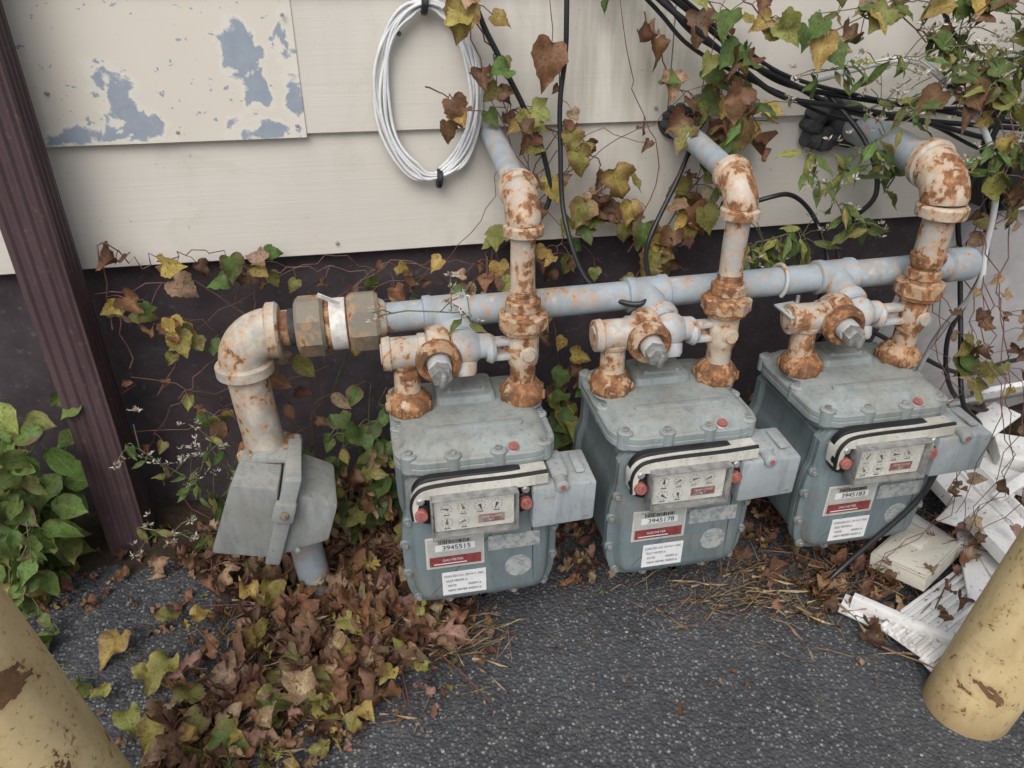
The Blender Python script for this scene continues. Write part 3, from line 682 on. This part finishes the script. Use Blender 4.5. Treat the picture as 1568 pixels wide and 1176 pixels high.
class Leaves:
    def __init__(s): s.V=[];s.F=[];s.C=[];s.L=[];s.n=0
    def add(s,kind,pos,tip,nor,size,colr,edge=None,fold=.25,curl=-.2,wav=.06,wid=1.0,eamt=.6):
        V,W,F=TM[kind]; tip=Vector(tip).normalized(); nor=Vector(nor); nor=(nor-tip*nor.dot(tip))
        nor=nor.normalized() if nor.length>1e-5 else tip.orthogonal().normalized(); sd=tip.cross(nor)
        x=V[:,0]*wid; y=V[:,1]; ph=random.uniform(0,6.28); sk=random.uniform(-.12,.12)
        z=fold*np.abs(x)+curl*y*y+wav*np.sin(y*9+ph+x*5)*W+ .5*wav*np.sin(x*14+ph)*W
        xx=x*random.uniform(.82,1.1)+sk*y*y
        P=np.array(pos)[None]+size*(xx[:,None]*np.array(sd)[None]+y[:,None]*np.array(tip)[None]+z[:,None]*np.array(nor)[None])
        e=np.array(edge if edge is not None else colr); c=np.array(colr)
        rnd=np.random.rand(len(W))
        w=np.clip((W**2)*eamt*(.4+1.2*rnd)+ (y>.8)*eamt*.3,0,1)[:,None]
        s.V.append(P); s.F.append(F+s.n); s.n+=len(P); s.C.append(c[None]*(1-w)+e[None]*w)
        s.L.append(np.stack([x,y,np.full_like(x,random.random())],1))
    def obj(s,name,parent=None):
        V=np.concatenate(s.V);F=np.concatenate(s.F);C=np.concatenate(s.C);L=np.concatenate(s.L)
        me=bpy.data.meshes.new(name); me.from_pydata(V.tolist(),[],F.tolist())
        a=me.attributes.new('Col','FLOAT_COLOR','POINT'); a.data.foreach_set('color',np.concatenate([C,np.ones((len(C),1))],1).astype(np.float32).ravel())
        a=me.attributes.new('luv','FLOAT_VECTOR','POINT'); a.data.foreach_set('vector',L.astype(np.float32).ravel())
        me.materials.append(M_leaf); me.polygons.foreach_set('use_smooth',[True]*len(F)); me.update()
        o=bpy.data.objects.new(name,me); col.objects.link(o)
        if parent: par(o,parent)
        return o
GR=(.105,.180,.050);DG=(.06,.105,.035);YG=(.255,.27,.080);YE=(.41,.33,.10);BR=(.185,.112,.068);RU=(.27,.148,.080);TA=(.41,.31,.20);MA=(.125,.065,.050);PK=(.35,.22,.18)
def vc(c,v=.18):
    k=random.uniform(1-v,1+v); return tuple(min(1,x*k*random.uniform(.93,1.07)) for x in c)
def pick(w):
    t=random.random()*sum(a for a,_ in w)
    for a,c in w:
        t-=a
        if t<=0: return c
    return w[-1][1]
AUT=[(2.2,GR),(3,YG),(2.2,YE),(2.8,BR),(2.0,RU),(1.2,TA),(.8,MA)]
GREEN=[(4,GR),(1.2,DG),(1.4,YG)]
DEAD=[(4.5,BR),(2.9,RU),(3.0,TA),(1.7,MA),(.7,YE),(.5,YG),(.9,PK)]
def rv(s=1): return Vector((random.gauss(0,s),random.gauss(0,s),random.gauss(0,s)))
def vine(lv,st,pts,n,pal,kind='lobed',size=(.03,.055),pet=.03,mi=0,r=.0014,jit=.012,droop=.5,dead=.0,wid=1.0):
    P=smooth(pts,6); P=[p+rv(jit*.35) for p in P]; 
    st.tube(P,[r*(1-.5*i/len(P)) for i in range(len(P))],5,mi,False)
    for k in range(n):
        p=P[random.randrange(len(P))]
        d=Vector((random.uniform(-1,1),random.uniform(-1,.1),random.uniform(-.9,.5))).normalized()
        q=p+d*pet*random.uniform(.4,1.3)+rv(jit)*.6
        if q.y>-.02: q.y=-.02-random.random()*.02
        st.tube([p,p.lerp(q,.5)+Vector((0,0,.004)),q],.0007,4,mi,False)
        tip=Vector((random.uniform(-1,1),random.uniform(-.8,.2),random.uniform(-1.1,.4)-droop*.3)).normalized()
        nor=Vector((random.gauss(0,.45),-1+random.gauss(0,.35),.75+random.gauss(0,.45)))
        kd='maple' if (kind=='lobed' and random.random()<.2) else kind
        c=pick(pal); s=random.uniform(*size); dd=(c in (BR,MA,RU)) and random.random()<.75
        if dd: lv.add(kd,q,tip,nor,s*.85,vc(c),vc(MA),fold=random.uniform(.5,1.5),curl=random.uniform(-1.0,.8),wav=.2,wid=wid)
        else: lv.add(kd,q,tip,nor,s,vc(c),vc(pick([(2,BR),(1,RU),(2,c)])),fold=random.uniform(.0,.45),curl=random.uniform(-.5,.1),wav=.07,wid=wid,eamt=random.choice([.1,.4,.9]))
E=empty('autumn_vine',(.3,-.06,.55)); lv=Leaves(); st=MB()
V3=lambda l,y: [(a,y+random.uniform(-.015,.015),c) for a,c in l]
for pts,n,sz in [
  ([(-.44,.44),(-.42,.58),(-.38,.545),(-.33,.55),(-.26,.56),(-.22,.53)],10,(.03,.052)),
  ([(-.42,.36),(-.42,.48),(-.36,.45),(-.31,.45),(-.26,.40)],10,(.025,.05)),
  ([(-.24,.47),(-.20,.51),(-.11,.515),(-.01,.50),(.08,.52),(.20,.50)],20,(.018,.036)),
  ([(-.1,.40),(.0,.50),(.10,.505),(.17,.44),(.20,.54)],14,(.018,.036)),
  ([(.14,.44),(.20,.52),(.25,.57),(.27,.66),(.25,.75)],12,(.03,.048)),
  ([(.17,.98),(.18,.91),(.21,.84),(.22,.79),(.25,.75),(.33,.71),(.34,.65)],18,(.026,.046)),
  ([(.10,.80),(.15,.78),(.20,.76)],2,(.035,.05)),
  ([(.25,.75),(.33,.72),(.40,.65),(.38,.60),(.43,.58),(.48,.60)],22,(.026,.052)),
  ([(.48,.42),(.48,.50),(.51,.53),(.56,.55),(.58,.62),(.55,.74)],25,(.03,.056)),
  ([(.50,.48),(.54,.58),(.60,.66),(.62,.74),(.57,.80)],20,(.03,.056)),
  ([(.30,.48),(.33,.53),(.36,.60),(.42,.62)],14,(.022,.042)),
  ([(.33,.10),(.32,.20),(.33,.33),(.31,.42)],14,(.028,.048)),
  ([(.45,.9),(.50,.82),(.55,.76),(.52,.70)],6,(.03,.045)),
  ([(-.36,.30),(-.30,.36),(-.22,.42),(-.20,.48)],7,(.02,.035)),
  ]:
    vine(lv,st,V3(pts,-.055),n,AUT,size=sz)
for (x,z,s,c) in [(.295,.86,.070,RU),(.165,.915,.055,YE),(.14,.785,.045,BR),(.405,.665,.055,YE),(.34,.70,.045,YG),(.525,.90,.05,TA),(.50,.52,.06,YG),(.56,.595,.055,RU),(.36,.615,.05,YG),(.44,.61,.045,YE),(.33,.73,.04,YG),(.47,.57,.05,GR)]:
    lv.add('lobed',(x,-.085,z),(random.uniform(-.6,.6),-.3,-1),(0,-1,.6),s,vc(c),vc(RU),fold=.35,curl=-.4,wav=.16,eamt=.9)
for pts in [[(-.16,.40),(-.05,.46),(.1,.5),(.2,.6),(.24,.8)],[(-.40,.30),(-.3,.42),(-.1,.53),(.0,.50)],[(.2,.5),(.3,.62),(.45,.72),(.6,.8)],[(-.5,.25),(-.42,.34),(-.30,.30),(-.2,.36)],[(.16,1.0),(.2,.8),(.3,.6),(.42,.48)],[(.45,.50),(.50,.65),(.44,.8),(.40,.98)],[(-.44,.2),(-.35,.3),(-.28,.26),(-.1,.33)],
   [(-.5,.22),(-.3,.24),(-.2,.33),(.0,.36)],[(-.3,.1),(-.15,.2),(-.1,.35),(.0,.45)],[(.25,.6),(.32,.75),(.30,.9),(.34,1.0)],[(.2,.7),(.28,.66),(.36,.72),(.48,.7)],[(-.45,.5),(-.3,.5),(-.2,.42),(-.1,.44)],[(.52,.6),(.6,.75),(.58,.9),(.62,1.0)]]:
    vine(lv,st,V3(pts,-.045),3,AUT,size=(.018,.03),r=.0011)
lv.obj('leaves',E); st.obj('stems',[M_stem,M_stemg],E,80)
E=empty('weeds_under_pipe',(.1,-.12,.2)); lv=Leaves(); st=MB()
for (x0,z0,x1,z1,n,pal,kind,y) in [(-.12,.0,-.16,.40,8,AUT,'ovate',-.12),(-.06,.0,-.03,.34,15,GREEN,'ovate',-.15),(.0,.02,.02,.30,10,GREEN,'ovate',-.13),(-.10,.0,-.09,.28,13,GREEN,'ovate',-.15),
   (-.02,.0,-.06,.2,10,AUT,'lobed',-.15),(.30,.05,.31,.35,9,AUT,'lobed',-.12),(.34,.02,.33,.28,11,GREEN,'ovate',-.12),(.66,.0,.70,.26,8,DEAD,'lobed',-.12),(-.24,.0,-.30,.24,5,GREEN,'lance',-.10),(-.15,.0,-.30,.30,7,AUT,'ovate',-.10),(-.15,.0,-.22,.33,6,AUT,'ovate',-.12)]:
    for q in range(2):
        a=random.uniform(-.03,.03)
        vine(lv,st,[(x0+a,y,z0),((x0+x1)/2+a*.3,y-.03,(z0+z1)/2+.02),(x1+a,y-.02,z1)],n,pal,kind,(.028,.050),.022,1 if pal is GREEN else 0)
lv.obj('leaves',E); st.obj('stems',[M_stem,M_stemg],E,80)
E=empty('flowering_aster',(.9,-.15,.8)); lv=Leaves(); st=MB(); fl=Leaves()
def flower(p,k=7,s=.0085):
    for i in range(k):
        d=rv(1).normalized(); d.z=abs(d.z)*.8+.1
        fl.add('ovate',Vector(p)+d*.002,d,rv(1),s*random.uniform(.6,1.1),vc(random.choice([(.66,.64,.58),(.52,.47,.36),(.70,.70,.66)])),fold=.3,wid=.6)
def aster(pts,n,nb,pal=GREEN,size=(.025,.05)):
    vine(lv,st,pts,n,pal,'lance',size,.010,1,.0016,.006,wid=1.35)
    P=smooth(pts,6)
    for i in range(nb):
        p=P[random.randrange(len(P)//3,len(P))]; d=Vector((random.uniform(-1,1),random.uniform(-1,.2),random.uniform(-.3,1))).normalized()
        L=random.uniform(.03,.07); q=p+d*L
        st.tube([p,p+d*L*.5+Vector((0,0,.005)),q],.0008,4,1,False)
        for k in range(3): flower(q+rv(.008),6)
for pts,n,nb in [
  ([(1.35,-.10,.80),(1.2,-.16,.86),(1.05,-.20,.84),(.90,-.22,.86),(.78,-.22,.84),(.66,-.18,.82)],46,16),
  ([(1.30,-.12,.62),(1.15,-.18,.72),(1.03,-.22,.78),(.92,-.20,.80),(.80,-.16,.76)],44,14),
  ([(1.3,-.10,.95),(1.15,-.16,.90),(1.0,-.20,.90),(.85,-.18,.92),(.70,-.14,.90)],44,16),
  ([(1.2,-.1,.90),(1.05,-.18,.82),(.90,-.22,.79),(.80,-.20,.72),(.76,-.18,.66)],34,8),
  ([(1.2,-.1,.55),(1.1,-.2,.66),(1.0,-.24,.72),(.95,-.22,.66)],26,7),
  ([(.95,-.06,.60),(.90,-.14,.66),(.82,-.18,.68),(.74,-.18,.65),(.70,-.16,.70)],28,4),
  ([(.80,-.05,.45),(.76,-.12,.53),(.72,-.15,.56),(.66,-.16,.55),(.61,-.15,.53)],30,4),
  ([(.88,-.05,.52),(.86,-.14,.57),(.80,-.18,.58),(.77,-.18,.62)],20,2),
  ([(.68,-.05,.40),(.66,-.12,.46),(.64,-.14,.50),(.70,-.15,.53)],22,2),
  ([(.62,-.05,.60),(.60,-.12,.66),(.58,-.14,.72),(.62,-.15,.78)],18,2),
  ([(1.2,-.1,1.05),(1.1,-.2,.95),(1.0,-.24,.86),(.93,-.25,.80)],24,8),
  ([(1.0,-.08,.98),(.95,-.15,.92),(.92,-.18,.84),(.97,-.2,.78)],26,8),
  ([(1.35,-.08,.75),(1.25,-.14,.78),(1.15,-.16,.74),(1.08,-.18,.70)],22,8)]:
    aster(pts,n,nb)
for pts,n,nb in [([(-.30,-.12,.02),(-.33,-.16,.16),(-.38,-.18,.24),(-.42,-.18,.28)],16,7),([(-.28,-.12,.02),(-.30,-.18,.14),(-.32,-.2,.22),(-.28,-.2,.30)],16,6),([(-.10,-.12,.30),(-.02,-.26,.50),(.10,-.33,.54),(.13,-.33,.52)],4,6),([(-.25,-.12,.02),(-.36,-.2,.10),(-.42,-.22,.14)],12,5)]:
    aster(pts,n,nb,size=(.018,.034))
lv.obj('leaves',E); st.obj('stems',[M_stem,M_stemg],E,80); fl.obj('flowers',E)
E=empty('autumn_vine',(.9,-.12,.85)); lv=Leaves(); st=MB()
for pts,n in [([(.55,-.10,.98),(.60,-.14,.90),(.70,-.16,.88),(.82,-.18,.92),(.95,-.2,.93)],27),([(.50,-.08,.98),(.56,-.12,.86),(.62,-.12,.78),(.66,-.10,.72)],16),([(.75,-.1,.98),(.84,-.18,.88),(.92,-.22,.82),(.98,-.24,.76)],26),([(1.3,-.1,.9),(1.15,-.18,.86),(1.02,-.22,.88),(.9,-.2,.96)],34),([(1.25,-.1,.75),(1.12,-.2,.72),(1.03,-.24,.70),(.99,-.26,.66)],14),([(1.1,-.14,.60),(1.07,-.16,.50),(1.13,-.16,.38),(1.10,-.2,.28)],16),
   ([(1.3,-.08,1.0),(1.2,-.14,.95),(1.08,-.18,.95)],18)]:
    vine(lv,st,pts,n,[(2.6,GR),(2.5,YG),(2.2,YE),(2.6,BR),(1.9,RU),(1,TA)],size=(.026,.052))
for k in range(10):
    x=1.02+.05*k*random.random()*2
    vine(lv,st,[(x,-.12,.62),(x-.05,-.22,.45),(x-.03,-.3,.3),(x-.10+.05*random.random(),-.42,.15),(x-.2,-.45,.05)],8,DEAD,size=(.015,.03),r=.0012,jit=.02)
for pts in [[(.95,-.30,.60),(.92,-.42,.50),(.90,-.50,.38),(.86,-.52,.22)],[(1.05,-.25,.70),(.97,-.40,.58),(.95,-.50,.44),(.98,-.5,.30)],[(1.0,-.2,.8),(1.02,-.35,.6),(1.0,-.45,.4),(.93,-.5,.15)]]:
    vine(lv,st,pts,5,DEAD,size=(.015,.028),r=.0011,jit=.014)
lv.obj('leaves',E); st.obj('stems',[M_stem,M_stemg],E,80)
E=empty('green_shrub',(-.64,-.16,.12)); lv=Leaves(); st=MB()
BG=[(4,(.15,.25,.065)),(1.8,GR),(1.4,(.28,.33,.10))]
for k in range(40):
    x=-.66+random.uniform(-.16,.15); y=-.17+random.uniform(-.10,.09); zt=random.uniform(.08,.36)
    bx=-.67+random.uniform(-.06,.06)
    vine(lv,st,[(bx,-.14,-.01),((bx+x)/2,y*.8,zt*.6),(x,y,zt)],9,BG,'ovate',(.035,.072),.016,1,.0018,.006)
vine(lv,st,[(-.70,-.25,.02),(-.60,-.24,.14),(-.57,-.25,.20),(-.60,-.27,.05),(-.56,-.30,.02)],10,BG,'ovate',(.03,.055),.012,1)
vine(lv,st,[(-.66,-.28,.0),(-.60,-.34,.06),(-.56,-.38,.03),(-.48,-.42,.02)],12,BG,'ovate',(.035,.06),.012,1)
lv.obj('leaves',E); st.obj('stems',[M_stem,M_stemg],E,80)
def inpoly(x,y,p):
    c=False; j=len(p)-1
    for i in range(len(p)):
        if (p[i][1]>y)!=(p[j][1]>y) and x<(p[j][0]-p[i][0])*(y-p[i][1])/(p[j][1]-p[i][1])+p[i][0]: c=not c
        j=i
    return c
E=empty('fallen_leaf_pile',(-.15,-.35,0)); lv=Leaves()
def litter(poly,n,pal,size,h=.02,kinds=('lobed','oak','ovate','maple','oak'),curl=1.0,jt=.018):
    xs=[p[0] for p in poly]; ys=[p[1] for p in poly]; k=0
    while k<n:
        x=random.uniform(min(xs)-jt,max(xs)+jt); y=random.uniform(min(ys)-jt,max(ys)+jt)
        if not inpoly(x+random.gauss(0,jt),y+random.gauss(0,jt),poly): continue
        k+=1; kd=random.choice(kinds); c=pick(pal); s=random.uniform(*size)
        z=.003+h*random.random()**1.3; a=random.uniform(0,6.28)
        tip=Vector((math.cos(a),math.sin(a),random.uniform(-.25,.45))); nor=Vector((random.gauss(0,.5),random.gauss(0,.5)-.1,1))
        lv.add(kd,(x,y,z),tip,nor,s,vc(c,.35),vc(random.choice([MA,BR,RU])),fold=random.uniform(-.3,1.3)*curl,curl=random.uniform(-1.0,1.0)*curl,wav=.2*curl,eamt=.5)
main=[(-.35,-.20),(-.28,-.15),(-.20,-.02),(.0,-.02),(.03,-.30),(.07,-.38),(.0,-.45),(-.05,-.51),(-.11,-.53),(-.20,-.58),(-.31,-.64),(-.38,-.60),(-.35,-.49),(-.29,-.38),(-.26,-.27)]
litter(main,620,DEAD,(.018,.052),.04,jt=.028)
litter(main,650,DEAD,(.008,.02),.015,jt=.04)
litter([(-.44,-.12),(-.2,-.02),(0,-.02),(.0,-.16),(-.2,-.22),(-.38,-.22)],140,DEAD,(.012,.035),.03)
litter([(-.05,0),(1.4,0),(1.4,-.16),(.92,-.22),(.30,-.22),(.0,-.25)],480,DEAD,(.02,.045),.05)
litter([(.27,-.22),(.40,-.22),(.36,-.34),(.29,-.36)],45,DEAD,(.016,.036),.02)
litter([(.58,-.18),(.95,-.18),(.90,-.40),(.84,-.52),(.74,-.56),(.64,-.48),(.56,-.36)],220,DEAD,(.014,.040),.022,jt=.03)
litter([(.74,-.44),(1.2,-.2),(1.3,-.4),(1.0,-.6),(.80,-.64)],80,DEAD,(.012,.030),.07)
litter([(-.75,-.10),(-.46,-.05),(-.42,-.15),(-.50,-.24),(-.72,-.30)],60,DEAD,(.012,.03),.01)
litter([(-.34,-.56),(-.05,-.5),(-.05,-.60),(-.3,-.68)],50,[(3,BR),(2,YG),(2,YE),(1,GR)],(.02,.035),.015)
litter([(.03,-.35),(.14,-.38),(.10,-.48),(.0,-.58)],50,DEAD,(.008,.024),.006,jt=.03)
litter([(-.7,-.7),(.9,-.75),(.7,-.5),(.1,-.4),(-.3,-.3),(-.6,-.2)],36,DEAD,(.005,.012),.002)
litter([(.3,-.65),(.7,-.70),(.6,-.5),(.35,-.5)],2,[(1,BR)],(.015,.022),.002,('ovate',),.3)
litter([(-.42,-.22),(-.30,-.24),(-.33,-.34),(-.45,-.30)],30,DEAD,(.006,.02),.004,jt=.03)
for (x,y,s,c) in [(-.455,-.345,.055,YE),(-.40,-.32,.04,YG),(-.37,-.41,.06,YG),(-.415,-.43,.03,YG),(-.345,-.335,.035,YE),(-.455,-.455,.04,YG),(-.41,-.50,.045,YG),(-.36,-.52,.05,YE),(-.20,-.46,.055,YG),(-.16,-.50,.06,YG),(-.22,-.53,.05,GR),(-.12,-.45,.045,YE),(-.28,-.57,.055,GR),(-.33,-.50,.05,YG),(-.25,-.40,.04,YE),(-.10,-.38,.04,YG),(-.18,-.40,.035,YE),(-.03,-.50,.03,YE),(-.08,-.56,.03,YE),(-.24,-.30,.035,YG),(-.30,-.53,.05,YG),(-.25,-.56,.045,YE),(-.14,-.53,.045,YG)]:
    a=random.uniform(0,6.28); lv.add('lobed',(x,y,.02+.02*random.random()),(math.cos(a),math.sin(a),-.1),(random.gauss(0,.25),-.25,1),s,vc(c,.1),vc(random.choice([BR,YE,c])),fold=.3,curl=-.35,wav=.12,eamt=.7)
for (x,y) in [(.05,-.40),(.08,-.43),(.03,-.44),(-.17,-.30),(-.20,-.35),(-.13,-.40),(.70,-.47),(-.1,-.33),(-.24,-.48),(-.05,-.36),(-.15,-.46)]:
    a=random.uniform(0,6.28); lv.add('oak',(x,y,.035),(math.cos(a),math.sin(a),.1),(random.gauss(0,.3),-.2,1),random.uniform(.055,.085),vc(random.choice([PK,RU,TA,BR,TA])),vc(BR),fold=.4,curl=-.4,wav=.16)
def straw(x0,x1,y0,y1,n,L=(.03,.09)):
    for k in range(n):
        x=random.gauss((x0+x1)/2,(x1-x0)/4); y=random.gauss((y0+y1)/2,(y1-y0)/4); a=random.gauss(.3,.9)
        lv.add('blade',(x,y,.004+.02*random.random()),(math.cos(a),math.sin(a),random.uniform(-.05,.25)),(0,0,1),random.uniform(*L),vc(random.choice([TA,(.38,.31,.20),(.24,.16,.09)])),curl=-.12,wid=random.uniform(.8,1.5))
straw(.38,.74,-.52,-.36,190,(.02,.08)); straw(.0,.14,-.52,-.36,70); straw(-.36,.0,-.60,-.2,280,(.02,.08)); straw(.6,1.0,-.6,-.3,150); straw(-.4,.9,-.2,-.02,140); straw(.9,1.2,-.55,-.2,40)
litter([(-.4,-.65),(1.0,-.6),(.9,-.3),(.2,-.3),(-.2,-.15),(-.45,-.15)],460,DEAD+[(2,TA)],(.002,.007),.002,('ovate',))
lv.obj('leaves',E)
b=MB()
for k in range(80):
    x=random.uniform(-.38,.05) if k%2 else random.uniform(.5,1.2); y=random.uniform(-.55,-.05); a=random.uniform(0,6.28); L=random.uniform(.04,.13)
    p=Vector((x,y,.02+.02*random.random())); d=Vector((math.cos(a),math.sin(a),random.uniform(0,.3)))
    b.tube([p,p+d*L*.5+rv(.004),p+d*L],.0012,5,0,False)
b.obj('twigs',[M_stem],E,80)
# loose gravel
b=MB()
for k in range(300):
    x=random.uniform(-.7,1.0); y=random.uniform(-.85,-.25); r=random.uniform(.001,.003)
    b.lathe((x,y,-.0005),(random.uniform(-.3,.3),random.uniform(-.3,.3),1),[(0,r*.8),(r*.5,r),(r*.9,r*.5)],6,0,random.random())
b.obj('loose_gravel',[simple('light_gravel',(.24,.24,.24),.8,.5,150,.0)],ang=20)

# ------------------------------------------------------------------ light, world, camera
sunel,sunaz=math.radians(48),math.radians(205)
w=bpy.data.worlds.new('World'); scn.world=w; w.use_nodes=True; nt=w.node_tree
sky=nt.nodes.new('ShaderNodeTexSky'); sky.sky_type='NISHITA'; sky.sun_disc=False; sky.sun_elevation=sunel; sky.sun_rotation=sunaz
sky.air_density=1.0; sky.dust_density=4.0; sky.ozone_density=.8
hs=nt.nodes.new('ShaderNodeHueSaturation'); hs.inputs['Saturation'].default_value=.45
nt.links.new(sky.outputs[0],hs.inputs['Color']); nt.links.new(hs.outputs[0],nt.nodes['Background'].inputs[0])
nt.nodes['Background'].inputs[1].default_value=.15
sl=bpy.data.lights.new('sun','SUN'); sl.energy=1.5; sl.angle=math.radians(45); sl.color=(1,.98,.95)
so=bpy.data.objects.new('sun',sl); col.objects.link(so)
d=Vector((math.sin(sunaz)*math.cos(sunel),math.cos(sunaz)*math.cos(sunel),math.sin(sunel)))
so.rotation_euler=d.to_track_quat('Z','Y').to_euler(); so.location=d*5
cam=bpy.data.objects.new('Camera',bpy.data.cameras.new('Camera')); col.objects.link(cam)
cam.location=(0,-1.29,.97); cam.rotation_euler=(math.radians(90-29.6),0,math.radians(-11)); cam.data.lens=1142/1568*36; cam.data.clip_start=.02; cam.data.clip_end=200
scn.camera=cam
scn.view_settings.view_transform='Standard'; scn.view_settings.look='None'; scn.view_settings.exposure=0
